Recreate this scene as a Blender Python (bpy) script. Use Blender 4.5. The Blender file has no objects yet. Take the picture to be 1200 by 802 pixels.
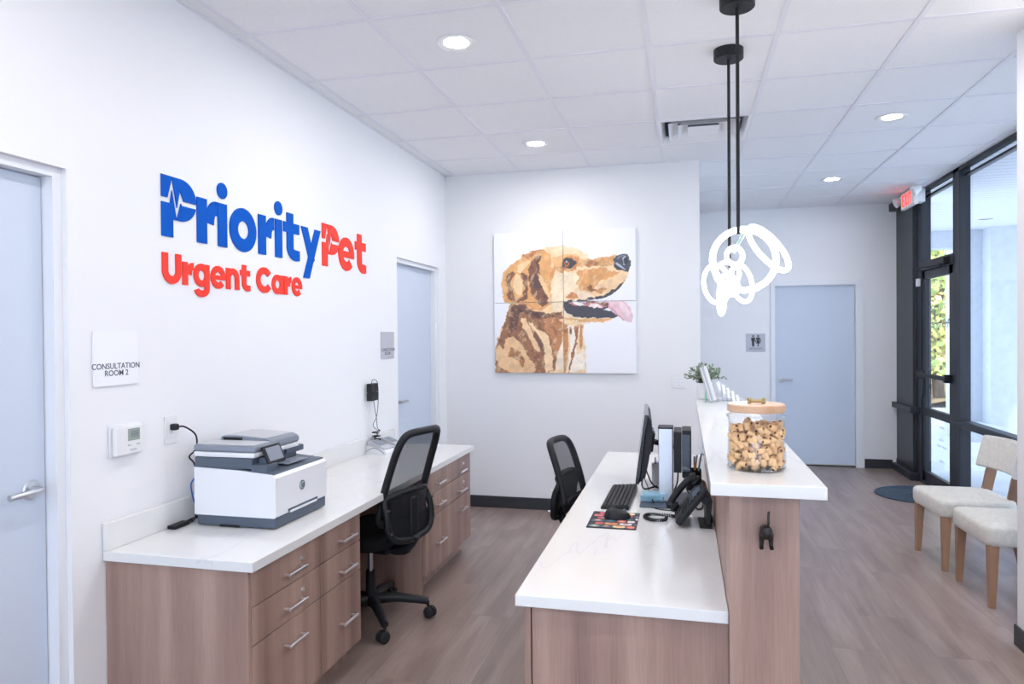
import bpy, bmesh, math, random
import numpy as np
from mathutils import Vector, Matrix
R = math.radians
pi = math.pi
rnd = random.Random(7)
scene = bpy.context.scene
COL = scene.collection

# ------------------------------------------------------------------ camera
CAMZ = 1.53
YAW, PIT, ROL, FPX = -.2402, -.0104, -.0083, 823.04
fw = Vector((math.sin(YAW)*math.cos(PIT), math.cos(YAW)*math.cos(PIT), math.sin(PIT)))
rt = fw.cross(Vector((0, 0, 1))).normalized(); up = rt.cross(fw)
rt2 = rt*math.cos(ROL) + up*math.sin(ROL); up2 = -rt*math.sin(ROL) + up*math.cos(ROL)
cd = bpy.data.cameras.new('camera'); cam = bpy.data.objects.new('camera', cd); COL.objects.link(cam)
cd.sensor_width = 36; cd.lens = FPX*36/1200; cd.clip_start = .05; cd.clip_end = 200
mw = Matrix((rt2, up2, -fw)).transposed().to_4x4(); mw.translation = (0, 0, CAMZ)
cam.matrix_world = mw
scene.camera = cam
# ------------------------------------------------------------------ world, sun, exposure
vs = scene.view_settings
vs.view_transform = 'Standard'; vs.look = 'None'; vs.gamma = 1; vs.exposure = 0.08
vs.use_curve_mapping = False
w = bpy.data.worlds.new('world'); scene.world = w; w.use_nodes = True
bg = w.node_tree.nodes['Background']; bg.inputs[0].default_value = (.66, .79, 1.0, 1); bg.inputs[1].default_value = 4.6
sd = bpy.data.lights.new('sun', 'SUN'); sd.energy = 3.6; sd.angle = R(1.5); sd.color = (1, .95, .86)
sun = bpy.data.objects.new('sun', sd); COL.objects.link(sun)
sun.rotation_euler = Vector((-.45, .55, -1.0)).to_track_quat('-Z', 'Y').to_euler()
DOWN_W = 9.5          # watts of each recessed downlight
CE = 2.96              # ceiling height
WX = -2.08             # left wall face
GX = 2.33              # inner face of the storefront

# ------------------------------------------------------------------ materials
def nmat(name):
    m = bpy.data.materials.new(name); m.use_nodes = True
    nt = m.node_tree; return m, nt, nt.nodes['Principled BSDF']
def mat(name, col, rough=.5, metal=0, emit=0, ecol=None, coat=0, trans=0, spec=None, bump=0, bscale=200, sheen=0):
    m, nt, b = nmat(name)
    b.inputs['Base Color'].default_value = (*col, 1); b.inputs['Roughness'].default_value = rough
    b.inputs['Metallic'].default_value = metal
    if emit: b.inputs['Emission Color'].default_value = (*(ecol or col), 1); b.inputs['Emission Strength'].default_value = emit
    if coat: b.inputs['Coat Weight'].default_value = coat; b.inputs['Coat Roughness'].default_value = .08
    if trans: b.inputs['Transmission Weight'].default_value = trans
    if spec is not None: b.inputs['Specular IOR Level'].default_value = spec
    if sheen: b.inputs['Sheen Weight'].default_value = sheen
    if bump:
        g = nt.nodes.new('ShaderNodeNewGeometry'); n = nt.nodes.new('ShaderNodeTexNoise'); n.inputs['Scale'].default_value = bscale
        bp = nt.nodes.new('ShaderNodeBump'); bp.inputs['Strength'].default_value = bump; bp.inputs['Distance'].default_value = .002
        nt.links.new(g.outputs['Position'], n.inputs['Vector']); nt.links.new(n.outputs['Fac'], bp.inputs['Height'])
        nt.links.new(bp.outputs['Normal'], b.inputs['Normal'])
    return m
def srgb(r, g, b): 
    return tuple(((c/255)/12.92 if c/255 <= .04045 else ((c/255+.055)/1.055)**2.4) for c in (r, g, b))
def ramp(nt, stops):
    r = nt.nodes.new('ShaderNodeValToRGB'); e = r.color_ramp.elements
    while len(e) > 1: e.remove(e[-1])
    e[0].position = stops[0][0]; e[0].color = (*stops[0][1], 1)
    for p, c in stops[1:]: x = e.new(p); x.color = (*c, 1)
    return r
def wood_mat(name, c1, c2, c3, vert=True, rough=.42):
    m, nt, b = nmat(name); L = nt.links.new
    g = nt.nodes.new('ShaderNodeNewGeometry'); mp = nt.nodes.new('ShaderNodeMapping')
    mp.inputs['Scale'].default_value = (9, 9, .35) if vert else (9, .6, 9)
    n = nt.nodes.new('ShaderNodeTexNoise'); n.inputs['Scale'].default_value = 1; n.inputs['Detail'].default_value = 4
    mp2 = nt.nodes.new('ShaderNodeMapping'); mp2.inputs['Scale'].default_value = (260, 260, 9) if vert else (260, 14, 260)
    n2 = nt.nodes.new('ShaderNodeTexNoise'); n2.inputs['Scale'].default_value = 1; n2.inputs['Detail'].default_value = 3
    L(g.outputs['Position'], mp.inputs[0]); L(mp.outputs[0], n.inputs['Vector'])
    L(g.outputs['Position'], mp2.inputs[0]); L(mp2.outputs[0], n2.inputs['Vector'])
    r = ramp(nt, [(.32, c1), (.5, c2), (.68, c3)])
    mx = nt.nodes.new('ShaderNodeMix'); mx.data_type = 'RGBA'; mx.blend_type = 'MULTIPLY'; mx.inputs[0].default_value = .35
    r2 = ramp(nt, [(.3, (.62, .6, .6)), (.62, (1, 1, 1))])
    L(n.outputs['Fac'], r.inputs[0]); L(n2.outputs['Fac'], r2.inputs[0])
    L(r.outputs[0], mx.inputs[6]); L(r2.outputs[0], mx.inputs[7]); L(mx.outputs[2], b.inputs['Base Color'])
    b.inputs['Roughness'].default_value = rough
    return m
def quartz_mat():
    m, nt, b = nmat('quartz'); L = nt.links.new
    g = nt.nodes.new('ShaderNodeNewGeometry'); mp = nt.nodes.new('ShaderNodeMapping'); mp.inputs['Rotation'].default_value = (0, 0, .6); mp.inputs['Scale'].default_value = (1.1, .6, 1)
    n = nt.nodes.new('ShaderNodeTexNoise'); n.inputs['Scale'].default_value = .95; n.inputs['Detail'].default_value = 4; n.inputs['Distortion'].default_value = .8
    L(g.outputs['Position'], mp.inputs[0]); L(mp.outputs[0], n.inputs['Vector'])
    a = nt.nodes.new('ShaderNodeMath'); a.operation = 'SUBTRACT'; a.inputs[1].default_value = .5
    ab = nt.nodes.new('ShaderNodeMath'); ab.operation = 'ABSOLUTE'
    L(n.outputs['Fac'], a.inputs[0]); L(a.outputs[0], ab.inputs[0])
    r = ramp(nt, [(0, (.70, .70, .71)), (.004, (.76, .76, .765)), (.018, (.765, .763, .755)), (.1, (.785, .78, .77))])
    L(ab.outputs[0], r.inputs[0]); L(r.outputs[0], b.inputs['Base Color'])
    b.inputs['Roughness'].default_value = .12
    return m
def floor_mat():
    m, nt, b = nmat('plank_floor'); L = nt.links.new
    g = nt.nodes.new('ShaderNodeNewGeometry')
    mp = nt.nodes.new('ShaderNodeMapping'); mp.inputs['Rotation'].default_value = (0, 0, pi/2)
    br = nt.nodes.new('ShaderNodeTexBrick'); br.inputs['Scale'].default_value = 1; br.inputs['Brick Width'].default_value = 1.22
    br.inputs['Row Height'].default_value = .229; br.inputs['Mortar Size'].default_value = .0008; br.offset = .37
    br.inputs['Color1'].default_value = (0, 0, 0, 1); br.inputs['Color2'].default_value = (1, 1, 1, 1); br.inputs['Mortar'].default_value = (.2, .2, .2, 1)
    L(g.outputs['Position'], mp.inputs[0]); L(mp.outputs[0], br.inputs['Vector'])
    # per-plank random shift of the grain
    ad = nt.nodes.new('ShaderNodeVectorMath'); ad.operation = 'MULTIPLY_ADD'; ad.inputs[1].default_value = (5, 9, 7)
    L(br.outputs['Color'], ad.inputs[0]); L(g.outputs['Position'], ad.inputs[2])
    m1 = nt.nodes.new('ShaderNodeMapping'); m1.inputs['Scale'].default_value = (9, 1.1, 1)
    n1 = nt.nodes.new('ShaderNodeTexNoise'); n1.inputs['Scale'].default_value = 1; n1.inputs['Detail'].default_value = 5; n1.inputs['Distortion'].default_value = .6
    L(ad.outputs[0], m1.inputs[0]); L(m1.outputs[0], n1.inputs['Vector'])
    m2 = nt.nodes.new('ShaderNodeMapping'); m2.inputs['Scale'].default_value = (120, 5, 1)
    n2 = nt.nodes.new('ShaderNodeTexNoise'); n2.inputs['Scale'].default_value = 1; n2.inputs['Detail'].default_value = 4
    L(ad.outputs[0], m2.inputs[0]); L(m2.outputs[0], n2.inputs['Vector'])
    r1 = ramp(nt, [(.25, srgb(124, 106, 99)), (.5, srgb(149, 130, 122)), (.75, srgb(168, 150, 143))])
    L(n1.outputs['Fac'], r1.inputs[0])
    r2 = ramp(nt, [(.3, (.72, .70, .70)), (.65, (1, 1, 1))]); L(n2.outputs['Fac'], r2.inputs[0])
    r3 = ramp(nt, [(0, (.94, .94, .94)), (1, (1.0, 1.0, 1.0))]); L(br.outputs['Color'], r3.inputs[0])
    mx = nt.nodes.new('ShaderNodeMix'); mx.data_type = 'RGBA'; mx.blend_type = 'MULTIPLY'; mx.inputs[0].default_value = .55
    L(r1.outputs[0], mx.inputs[6]); L(r2.outputs[0], mx.inputs[7])
    mx2 = nt.nodes.new('ShaderNodeMix'); mx2.data_type = 'RGBA'; mx2.blend_type = 'MULTIPLY'; mx2.inputs[0].default_value = 1
    L(mx.outputs[2], mx2.inputs[6]); L(r3.outputs[0], mx2.inputs[7])
    mx3 = nt.nodes.new('ShaderNodeMix'); mx3.data_type = 'RGBA'; mx3.blend_type = 'MIX'; mx3.inputs[7].default_value = (*srgb(105, 88, 80), 1)
    L(br.outputs['Fac'], mx3.inputs[0]); L(mx2.outputs[2], mx3.inputs[6]); L(mx3.outputs[2], b.inputs['Base Color'])
    b.inputs['Roughness'].default_value = .33; b.inputs['Specular IOR Level'].default_value = .75
    return m
def tile_mat():
    m, nt, b = nmat('ceiling_tile'); L = nt.links.new
    g = nt.nodes.new('ShaderNodeNewGeometry'); n = nt.nodes.new('ShaderNodeTexNoise'); n.inputs['Scale'].default_value = 160; n.inputs['Detail'].default_value = 3
    L(g.outputs['Position'], n.inputs['Vector'])
    r = ramp(nt, [(.3, (.82, .825, .845)), (.6, (.87, .87, .885))]); L(n.outputs['Fac'], r.inputs[0]); L(r.outputs[0], b.inputs['Base Color'])
    b.inputs['Roughness'].default_value = .9
    return m
def thin_glass(name, tint, f0, k=.9, rough=.01):
    """clear pane: transparent, with a mirror reflection that grows toward grazing angles (same from both sides)"""
    m = bpy.data.materials.new(name); m.use_nodes = True; nt = m.node_tree; nt.nodes.clear(); L = nt.links.new
    o = nt.nodes.new('ShaderNodeOutputMaterial'); mx = nt.nodes.new('ShaderNodeMixShader'); t = nt.nodes.new('ShaderNodeBsdfTransparent')
    t.inputs[0].default_value = (*tint, 1); gl = nt.nodes.new('ShaderNodeBsdfGlossy'); gl.inputs['Roughness'].default_value = rough
    lw = nt.nodes.new('ShaderNodeLayerWeight'); lw.inputs[0].default_value = .5
    pw = nt.nodes.new('ShaderNodeMath'); pw.operation = 'POWER'; pw.inputs[1].default_value = 5
    ma = nt.nodes.new('ShaderNodeMath'); ma.operation = 'MULTIPLY_ADD'; ma.inputs[1].default_value = k*(1-f0); ma.inputs[2].default_value = f0
    L(lw.outputs['Facing'], pw.inputs[0]); L(pw.outputs[0], ma.inputs[0]); L(ma.outputs[0], mx.inputs[0])
    L(t.outputs[0], mx.inputs[1]); L(gl.outputs[0], mx.inputs[2]); L(mx.outputs[0], o.inputs[0])
    return m
def mesh_fabric():
    m = bpy.data.materials.new('mesh_fabric'); m.use_nodes = True; nt = m.node_tree; L = nt.links.new
    b = nt.nodes['Principled BSDF']; b.inputs['Base Color'].default_value = (.035, .037, .045, 1); b.inputs['Roughness'].default_value = .7
    o = nt.nodes['Material Output']; mx = nt.nodes.new('ShaderNodeMixShader'); t = nt.nodes.new('ShaderNodeBsdfTransparent'); mx.inputs[0].default_value = .72
    L(t.outputs[0], mx.inputs[1]); L(b.outputs[0], mx.inputs[2]); L(mx.outputs[0], o.inputs[0])
    return m
def color_attr_mat(name, rough=.6):
    m, nt, b = nmat(name); a = nt.nodes.new('ShaderNodeVertexColor'); a.layer_name = 'paint'
    nt.links.new(a.outputs['Color'], b.inputs['Base Color']); b.inputs['Roughness'].default_value = rough
    return m
def noisy_mat(name, c1, c2, scale, rough=.9, bump=.3):
    m, nt, b = nmat(name); L = nt.links.new
    g = nt.nodes.new('ShaderNodeNewGeometry'); n = nt.nodes.new('ShaderNodeTexNoise'); n.inputs['Scale'].default_value = scale; n.inputs['Detail'].default_value = 6
    L(g.outputs['Position'], n.inputs['Vector']); r = ramp(nt, [(.3, c1), (.7, c2)]); L(n.outputs['Fac'], r.inputs[0]); L(r.outputs[0], b.inputs['Base Color'])
    bp = nt.nodes.new('ShaderNodeBump'); bp.inputs['Strength'].default_value = bump; bp.inputs['Distance'].default_value = .01
    L(n.outputs['Fac'], bp.inputs['Height']); L(bp.outputs[0], b.inputs['Normal']); b.inputs['Roughness'].default_value = rough
    return m
def board_mat():
    m, nt, b = nmat('soffit_boards'); L = nt.links.new
    g = nt.nodes.new('ShaderNodeNewGeometry'); wv = nt.nodes.new('ShaderNodeTexWave'); wv.bands_direction = 'Y'; wv.inputs['Scale'].default_value = 2.2
    L(g.outputs['Position'], wv.inputs['Vector']); r = ramp(nt, [(0, (.42, .44, .50)), (.12, (.64, .66, .70))]); L(wv.outputs['Fac'], r.inputs[0]); L(r.outputs[0], b.inputs['Base Color'])
    b.inputs['Roughness'].default_value = .6
    return m

M = {}
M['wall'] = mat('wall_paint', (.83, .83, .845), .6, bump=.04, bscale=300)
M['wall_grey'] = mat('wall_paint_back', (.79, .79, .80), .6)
M['tile'] = tile_mat(); M['grid'] = mat('ceiling_grid', (.79, .79, .84), .5)
M['floor'] = floor_mat(); M['quartz'] = quartz_mat()
M['wood'] = wood_mat('laminate', srgb(138, 110, 101), srgb(161, 131, 119), srgb(181, 152, 138))
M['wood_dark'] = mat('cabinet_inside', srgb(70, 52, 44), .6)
M['legwood'] = wood_mat('chair_wood', srgb(122, 88, 66), srgb(150, 112, 86), srgb(168, 130, 102))
M['lidwood'] = wood_mat('lid_wood', srgb(196, 152, 118), srgb(214, 172, 138), srgb(226, 190, 158), vert=False)
M['door'] = mat('door_paint', (.58, .645, .755), .45)
M['frame'] = mat('door_frame_paint', (.80, .81, .84), .4)
M['base'] = mat('black_base', (.028, .030, .036), .45)
M['steel'] = mat('brushed_steel', (.55, .56, .59), .38, 1)
M['chrome'] = mat('chrome', (.86, .86, .88), .3, 1)
M['black'] = mat('black_plastic', (.013, .014, .017), .45, spec=.3)
M['blackm'] = mat('black_matte', (.012, .012, .014), .8)
M['blackg'] = mat('black_gloss', (.012, .013, .016), .1)
M['dkgrey'] = mat('dark_grey_plastic', (.085, .11, .15), .45)
M['midgrey'] = mat('mid_grey_plastic', (.24, .27, .33), .45)
M['ltgrey'] = mat('light_grey_plastic', (.50, .51, .54), .45)
M['white'] = mat('white_plastic', (.80, .81, .84), .35)
M['offwhite'] = mat('cream_plastic', (.78, .78, .78), .4)
M['alu'] = mat('black_aluminium', (.024, .027, .036), .45, spec=.35)
M['panel'] = mat('dark_panel', (.04, .047, .055), .4, spec=.4)
M['glass'] = thin_glass('window_glass', (.95, .97, .98), .025)
M['mesh'] = mesh_fabric()
M['fabric'] = noisy_mat('cream_upholstery', (.60, .57, .52), (.70, .67, .62), 40, .85, .1)
M['seatcloth'] = mat('black_cloth', (.012, .012, .014), .95, spec=.15)
M['blue'] = mat('sign_blue', (.0, .095, .50), .6, spec=.1)
M['red'] = mat('sign_red', (.90, .045, .025), .5, spec=.25)
M['redlit'] = mat('exit_red', (1, .05, .03), .4, emit=2.2, ecol=(1, .04, .02))
M['lit'] = mat('downlight_lens', (1, 1, 1), .4, emit=14, ecol=(1, .98, .95))
M['led'] = mat('led_tube', (1, 1, 1), .4, emit=7, ecol=(1, .99, .97))
M['acry'] = mat('green_acrylic', (.45, .62, .52), .1, trans=.5)
M['text'] = mat('sign_text', (.10, .10, .14), .5)
M['plate'] = mat('sign_plate', (.86, .86, .88), .3)
M['plate2'] = mat('sign_plate_grey', (.50, .50, .56), .3)
M['lcd'] = mat('lcd', (.32, .36, .32), .2)
M['bronze'] = mat('dark_bronze', (.03, .027, .027), .35, .6)
M['gold'] = mat('antique_gold', (.42, .31, .14), .4, .7)
M['treat'] = noisy_mat('treat_crust', srgb(232, 180, 122), srgb(246, 208, 158), 90, .8, .1)
M['treatin'] = mat('treat_filling', srgb(96, 50, 38), .7)
M['mat'] = mat('rubber_mat', (.03, .055, .085), .6)
M['green'] = noisy_mat('leaf_green', (.10, .17, .08), (.20, .28, .16), 30, .6, 0)
M['sidewalk'] = noisy_mat('concrete', (.50, .53, .58), (.58, .60, .64), 3, .9, .1)
M['stucco'] = noisy_mat('stucco', (.46, .49, .54), (.53, .56, .60), 12, .9, .1)
M['soffit'] = board_mat()
M['litter'] = noisy_mat('leaf_litter', (.30, .17, .08), (.62, .46, .28), 5, .95, .4)
M['bark'] = noisy_mat('bark', (.10, .07, .05), (.22, .17, .13), 8, .9, .4)
M['leafy'] = mat('leaf_yellow_green', (.80, .78, .25), .6); M['leafg'] = mat('leaf_mid_green', (.38, .52, .16), .6); M['leafo'] = mat('leaf_orange', (.90, .60, .28), .6)
M['paper'] = mat('white_paper', (.82, .82, .84), .6)
M['ltblue'] = mat('light_blue_paper', (.32, .55, .68), .5)
M['yellow'] = mat('yellow', (.75, .5, .04), .5); M['cobalt'] = mat('cobalt', (.02, .10, .45), .4); M['pink'] = mat('pink', (.7, .12, .25), .5)
M['mint'] = mat('mint', (.25, .75, .45), .5)
M['jar'] = thin_glass('jar_glass', (.99, .992, .995), .04, .9, .03)
M['jarbase'] = thin_glass('jar_thick_glass', (.91, .93, .94), .08, .9, .05)

# ------------------------------------------------------------------ mesh builder
class MB:
    def __init__(s): s.v = []; s.f = []; s.m = []; s.bev = False
    def add(s, vs_, fs, mi=0, X=None):
        o = len(s.v)
        for p in vs_:
            p = Vector(p); s.v.append(tuple(X @ p) if X is not None else tuple(p))
        for f in fs: s.f.append([i+o for i in f]); s.m.append(mi)
        return s
    def box(s, x0, x1, y0, y1, z0, z1, bev=0, seg=2, mi=0, X=None):
        if x0 > x1: x0, x1 = x1, x0
        if y0 > y1: y0, y1 = y1, y0
        if z0 > z1: z0, z1 = z1, z0
        V = [(x0,y0,z0),(x1,y0,z0),(x1,y1,z0),(x0,y1,z0),(x0,y0,z1),(x1,y0,z1),(x1,y1,z1),(x0,y1,z1)]
        F = [(0,3,2,1),(4,5,6,7),(0,1,5,4),(1,2,6,5),(2,3,7,6),(3,0,4,7)]
        if bev:
            s.bev = True; b = bmesh.new(); bv = [b.verts.new(p) for p in V]
            for f in F: b.faces.new([bv[i] for i in f])
            bmesh.ops.bevel(b, geom=b.edges[:]+b.verts[:], offset=min(bev, .49*min(x1-x0, y1-y0, z1-z0)), segments=seg, affect='EDGES', profile=.5)
            b.verts.index_update()
            V = [tuple(q.co) for q in b.verts]; F = [[q.index for q in f.verts] for f in b.faces]; b.free()
        return s.add(V, F, mi, X)
    def prism(s, poly, fn, d0, d1, mi=0):
        n = len(poly)
        V = [fn(a, b, d0) for a, b in poly] + [fn(a, b, d1) for a, b in poly]
        F = [list(range(n-1, -1, -1)), list(range(n, 2*n))] + [[i, (i+1) % n, n+(i+1) % n, n+i] for i in range(n)]
        return s.add(V, F, mi)
    def lathe(s, prof, c=(0, 0, 0), n=32, mi=0, X=None, a0=0, a1=2*pi, caps=True):
        full = abs(a1-a0-2*pi) < 1e-6; k = n if full else n+1
        V = []; F = []
        for r, z in prof:
            for i in range(k):
                a = a0+(a1-a0)*i/n; V.append((c[0]+r*math.cos(a), c[1]+r*math.sin(a), c[2]+z))
        for j in range(len(prof)-1):
            for i in range(n):
                i2 = (i+1) % k; F.append([j*k+i, j*k+i2, (j+1)*k+i2, (j+1)*k+i])
        if full and caps:
            if prof[0][0] > 1e-6: F.append(list(range(k-1, -1, -1)))
            if prof[-1][0] > 1e-6: F.append([(len(prof)-1)*k+i for i in range(k)])
        return s.add(V, F, mi, X)
    def tube(s, pts, r, n=8, closed=False, mi=0, X=None):
        P = [Vector(p) for p in pts]; m = len(P); rr = r if isinstance(r, (list, tuple)) else [r]*m
        V = []; F = []; prev = None
        for i in range(m):
            if closed: t = P[(i+1) % m]-P[i-1]
            else: t = P[min(i+1, m-1)]-P[max(i-1, 0)]
            t.normalize()
            if prev is None:
                a = Vector((0, 0, 1)) if abs(t.z) < .9 else Vector((1, 0, 0)); u = t.cross(a).normalized()
            else: u = (prev - t*prev.dot(t)).normalized()
            prev = u; q = t.cross(u)
            for k in range(n):
                a = 2*pi*k/n; V.append(P[i]+(u*math.cos(a)+q*math.sin(a))*rr[i])
        for i in range(m if closed else m-1):
            j = (i+1) % m
            for k in range(n): F.append([i*n+k, i*n+(k+1) % n, j*n+(k+1) % n, j*n+k])
        if not closed: F.append(list(range(n-1, -1, -1))); F.append([(m-1)*n+k for k in range(n)])
        return s.add(V, F, mi, X)
    def cyl(s, p0, p1, r0, r1=None, n=24, mi=0): return s.tube([p0, p1], [r0, r0 if r1 is None else r1], n, mi=mi)
    def grid(s, fn, nu, nv, mi=0):
        V = [fn(i/nu, j/nv) for j in range(nv+1) for i in range(nu+1)]
        F = [[j*(nu+1)+i, j*(nu+1)+i+1, (j+1)*(nu+1)+i+1, (j+1)*(nu+1)+i] for j in range(nv) for i in range(nu)]
        return s.add(V, F, mi)
def spline(pts, n=8, closed=False):
    P = [Vector(p) for p in pts]; m = len(P); out = []
    for i in range(m if closed else m-1):
        if closed: a, b, c, d = P[i-1], P[i], P[(i+1) % m], P[(i+2) % m]
        else: a, b, c, d = P[max(i-1, 0)], P[i], P[i+1], P[min(i+2, m-1)]
        for k in range(n):
            t = k/n; out.append(.5*((2*b)+(c-a)*t+(2*a-5*b+4*c-d)*t*t+(3*b-a-3*c+d)*t**3))
    if not closed: out.append(P[-1])
    return out
WL = {}   # world location of every linked object (no rotation), so parts can be given in world coordinates
def link(o, parent=None, loc=(0, 0, 0)):
    COL.objects.link(o)
    if parent is not None: o.parent = parent; WL[o.name] = WL[parent.name]
    else: o.location = loc; WL[o.name] = Vector(loc)
    return o
def thing(name, label, cat, loc=(0, 0, 0), rz=0, group=None):
    o = bpy.data.objects.new(name, None); o.empty_display_size = .1
    link(o, None, loc); o.rotation_euler = (0, 0, rz); tag(o, label, cat, group); return o
def tag(o, label=None, cat=None, group=None, kind=None):
    if label: o['label'] = label
    if cat: o['category'] = cat
    if group: o['group'] = group
    if kind: o['kind'] = kind
    return o
def part(name, mb, mats, parent=None, local=False, label=None, smooth=True, ang=32):
    """links the builder as ONE mesh. Coordinates are world unless local=True (then relative to the parent thing)."""
    V = [Vector(p) for p in mb.v]; loc = Vector((0, 0, 0))
    if parent is None:
        xs = [p.x for p in V]; ys = [p.y for p in V]; zs = [p.z for p in V]
        loc = Vector(((min(xs)+max(xs))/2, (min(ys)+max(ys))/2, min(zs))); V = [p-loc for p in V]
    elif not local: V = [p-WL[parent.name] for p in V]
    me = bpy.data.meshes.new(name); me.from_pydata([tuple(p) for p in V], [], mb.f)
    if not isinstance(mats, (list, tuple)): mats = [mats]
    for x in mats: me.materials.append(x)
    if len(mats) > 1: me.polygons.foreach_set('material_index', mb.m)
    b = bmesh.new(); b.from_mesh(me); bmesh.ops.recalc_face_normals(b, faces=b.faces[:]); b.to_mesh(me); b.free()
    if smooth:
        me.shade_smooth(); me.set_sharp_from_angle(angle=R(ang))
    o = bpy.data.objects.new(name, me); link(o, parent, loc)
    if smooth and mb.bev:      # keeps the large flat faces flat next to their rounded edges
        wn = o.modifiers.new('weighted_normal', 'WEIGHTED_NORMAL'); wn.mode = 'FACE_AREA'; wn.weight = 100; wn.keep_sharp = True
    if label: o['label'] = label
    return o
def struct(name, mb, mats, parent=None, **k):
    o = part(name, mb, mats, parent, **k)
    if parent is None: o['kind'] = 'structure'
    return o
def sempty(name, loc=(0, 0, 0)):
    o = bpy.data.objects.new(name, None); link(o, None, loc); o['kind'] = 'structure'; return o
def text(name, s_, size, loc, rot, m, parent, ext=.0008, sx=1, off=0, align='CENTER', sp=1):
    c = bpy.data.curves.new('t', 'FONT'); c.body = s_; c.size = size; c.extrude = ext; c.align_x = align; c.align_y = 'CENTER'; c.offset = off; c.space_character = sp
    c.resolution_u = 3
    o = bpy.data.objects.new('t', c); COL.objects.link(o); bpy.context.view_layer.update()
    dg = bpy.context.evaluated_depsgraph_get(); me = bpy.data.meshes.new_from_object(o.evaluated_get(dg))
    bpy.data.objects.remove(o)
    X = Matrix.Translation(Vector(loc)-WL[parent.name]) @ rot.to_4x4() @ Matrix.Diagonal((sx, 1, 1, 1))
    me.transform(X); me.materials.clear(); me.materials.append(m)
    o = bpy.data.objects.new(name, me); return link(o, parent)
FACE_XP = Matrix(((0, 0, 1), (1, 0, 0), (0, 1, 0)))     # text runs +Y, faces +X
FACE_YM = Matrix(((1, 0, 0), (0, 0, -1), (0, 1, 0)))    # text runs +X, faces -Y
FACE_XM = Matrix(((0, 0, -1), (-1, 0, 0), (0, 1, 0)))   # text runs -Y, faces -X

# ================================================================== STRUCTURE
struct('floor', MB().box(-2.3, 2.42, -2.8, 8.75, -.12, 0), M['floor'], smooth=False)
# ceiling with an opening over the diffuser
VX0, VX1, VY0, VY1 = -.153, .430, 4.850, 5.457
c = MB()
c.box(-2.3, VX0, -2.8, 8.75, CE, CE+.1); c.box(VX1, 2.42, -2.8, 8.75, CE, CE+.1)
c.box(VX0, VX1, -2.8, VY0, CE, CE+.1); c.box(VX0, VX1, VY1, 8.75, CE, CE+.1)
ceil_o = struct('ceiling', c, M['tile'], smooth=False)
g = MB()
CXS = [-1.988+.608*i for i in range(8)]; RYS = [2.947+.630*j for j in range(-9, 9)]
for x in CXS: g.box(x-.012, x+.012, -2.7, 8.6, CE-.0045, CE+.001)
for y in RYS: g.box(WX, GX, y-.012, y+.012, CE-.004, CE+.001)
g.box(WX, WX+.022, -2.7, 6.0, CE-.005, CE); g.box(.13, GX, 8.578, 8.6, CE-.005, CE); g.box(WX, .13, 5.978, 6.0, CE-.005, CE)
g.box(.13, .152, 6.0, 8.6, CE-.005, CE)
part('ceiling_grid', g, M['grid'], ceil_o, smooth=False)

DZ = 2.087
D1 = (1.00, 1.972); D2 = (4.937, 5.785)     # door slabs in the left wall, as y ranges
def side_door_open(D): return D[0]-.034, D[1]+.036
o1 = side_door_open(D1); o2 = (D2[0]-.040, D2[1]+.036)
wl = MB()
TH = .22
wl.box(WX-TH, WX, -2.8, o1[0], 0, CE); wl.box(WX-TH, WX, o1[0], o1[1], DZ+.032, CE); wl.box(WX-TH, WX, o1[1], o2[0], 0, CE)
wl.box(WX-TH, WX, o2[0], o2[1], DZ+.032, CE); wl.box(WX-TH, WX, o2[1], 6.0, 0, CE)
struct('wall_left', wl, M['wall'], smooth=False)
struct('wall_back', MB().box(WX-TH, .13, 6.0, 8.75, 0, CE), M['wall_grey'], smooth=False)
wr = MB(); RX0, RX1 = 1.02, 1.876
wr.box(.13, RX0-.05, 8.6, 8.75, 0, CE); wr.box(RX1+.05, 2.5, 8.6, 8.75, 0, CE); wr.box(RX0-.05, RX1+.05, 8.6, 8.75, 2.11, CE)
struct('wall_restroom', wr, M['wall'], smooth=False)
struct('wall_right', MB().box(1.565, 2.5, -2.8, 3.88, 0, CE), M['wall'], smooth=False)
wb = MB(); BX0, BX1, BZ0, BZ1 = -1.95, 1.45, .12, 2.86
wb.box(-2.3, BX0, -2.9, -2.7, 0, CE); wb.box(BX1, 1.6, -2.9, -2.7, 0, CE); wb.box(BX0, BX1, -2.9, -2.7, 0, BZ0); wb.box(BX0, BX1, -2.9, -2.7, BZ1, CE)
struct('wall_front', wb, M['wall'], smooth=False)
wf = sempty('unseen_window', (0, -2.8, BZ0))  # unseen window behind the camera, added and enlarged for daylight fill
f = MB()
for x in (BX0, -.84, .29, BX1-.05): f.box(x, x+.05, -2.85, -2.75, BZ0, BZ1)
f.box(BX0, BX1, -2.85, -2.75, BZ0, BZ0+.05); f.box(BX0, BX1, -2.85, -2.75, BZ1-.05, BZ1)
part('window_frame', f, M['alu'], wf, smooth=False)
part('pane', MB().box(BX0, BX1, -2.804, -2.796, BZ0, BZ1), M['glass'], wf, smooth=False)

# black vinyl baseboards
def bb(name, x0, x1, y0, y1):
    struct(name, MB().box(x0, x1, y0, y1, 0, .102, .004, 1), M['base'])
bb('baseboard_back', -1.98, .138, 5.985, 5.999)
bb('baseboard_corridor', .131, .143, 6.0, 8.598)
bb('baseboard_restroom_left', .145, .965, 8.587, 8.599); bb('baseboard_restroom_right', 1.962, 2.25, 8.587, 8.599)
bb('baseboard_right', 1.552, 1.564, -2.6, 3.89); bb('baseboard_left', WX+.001, WX+.013, 2.03, 2.13)

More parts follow.
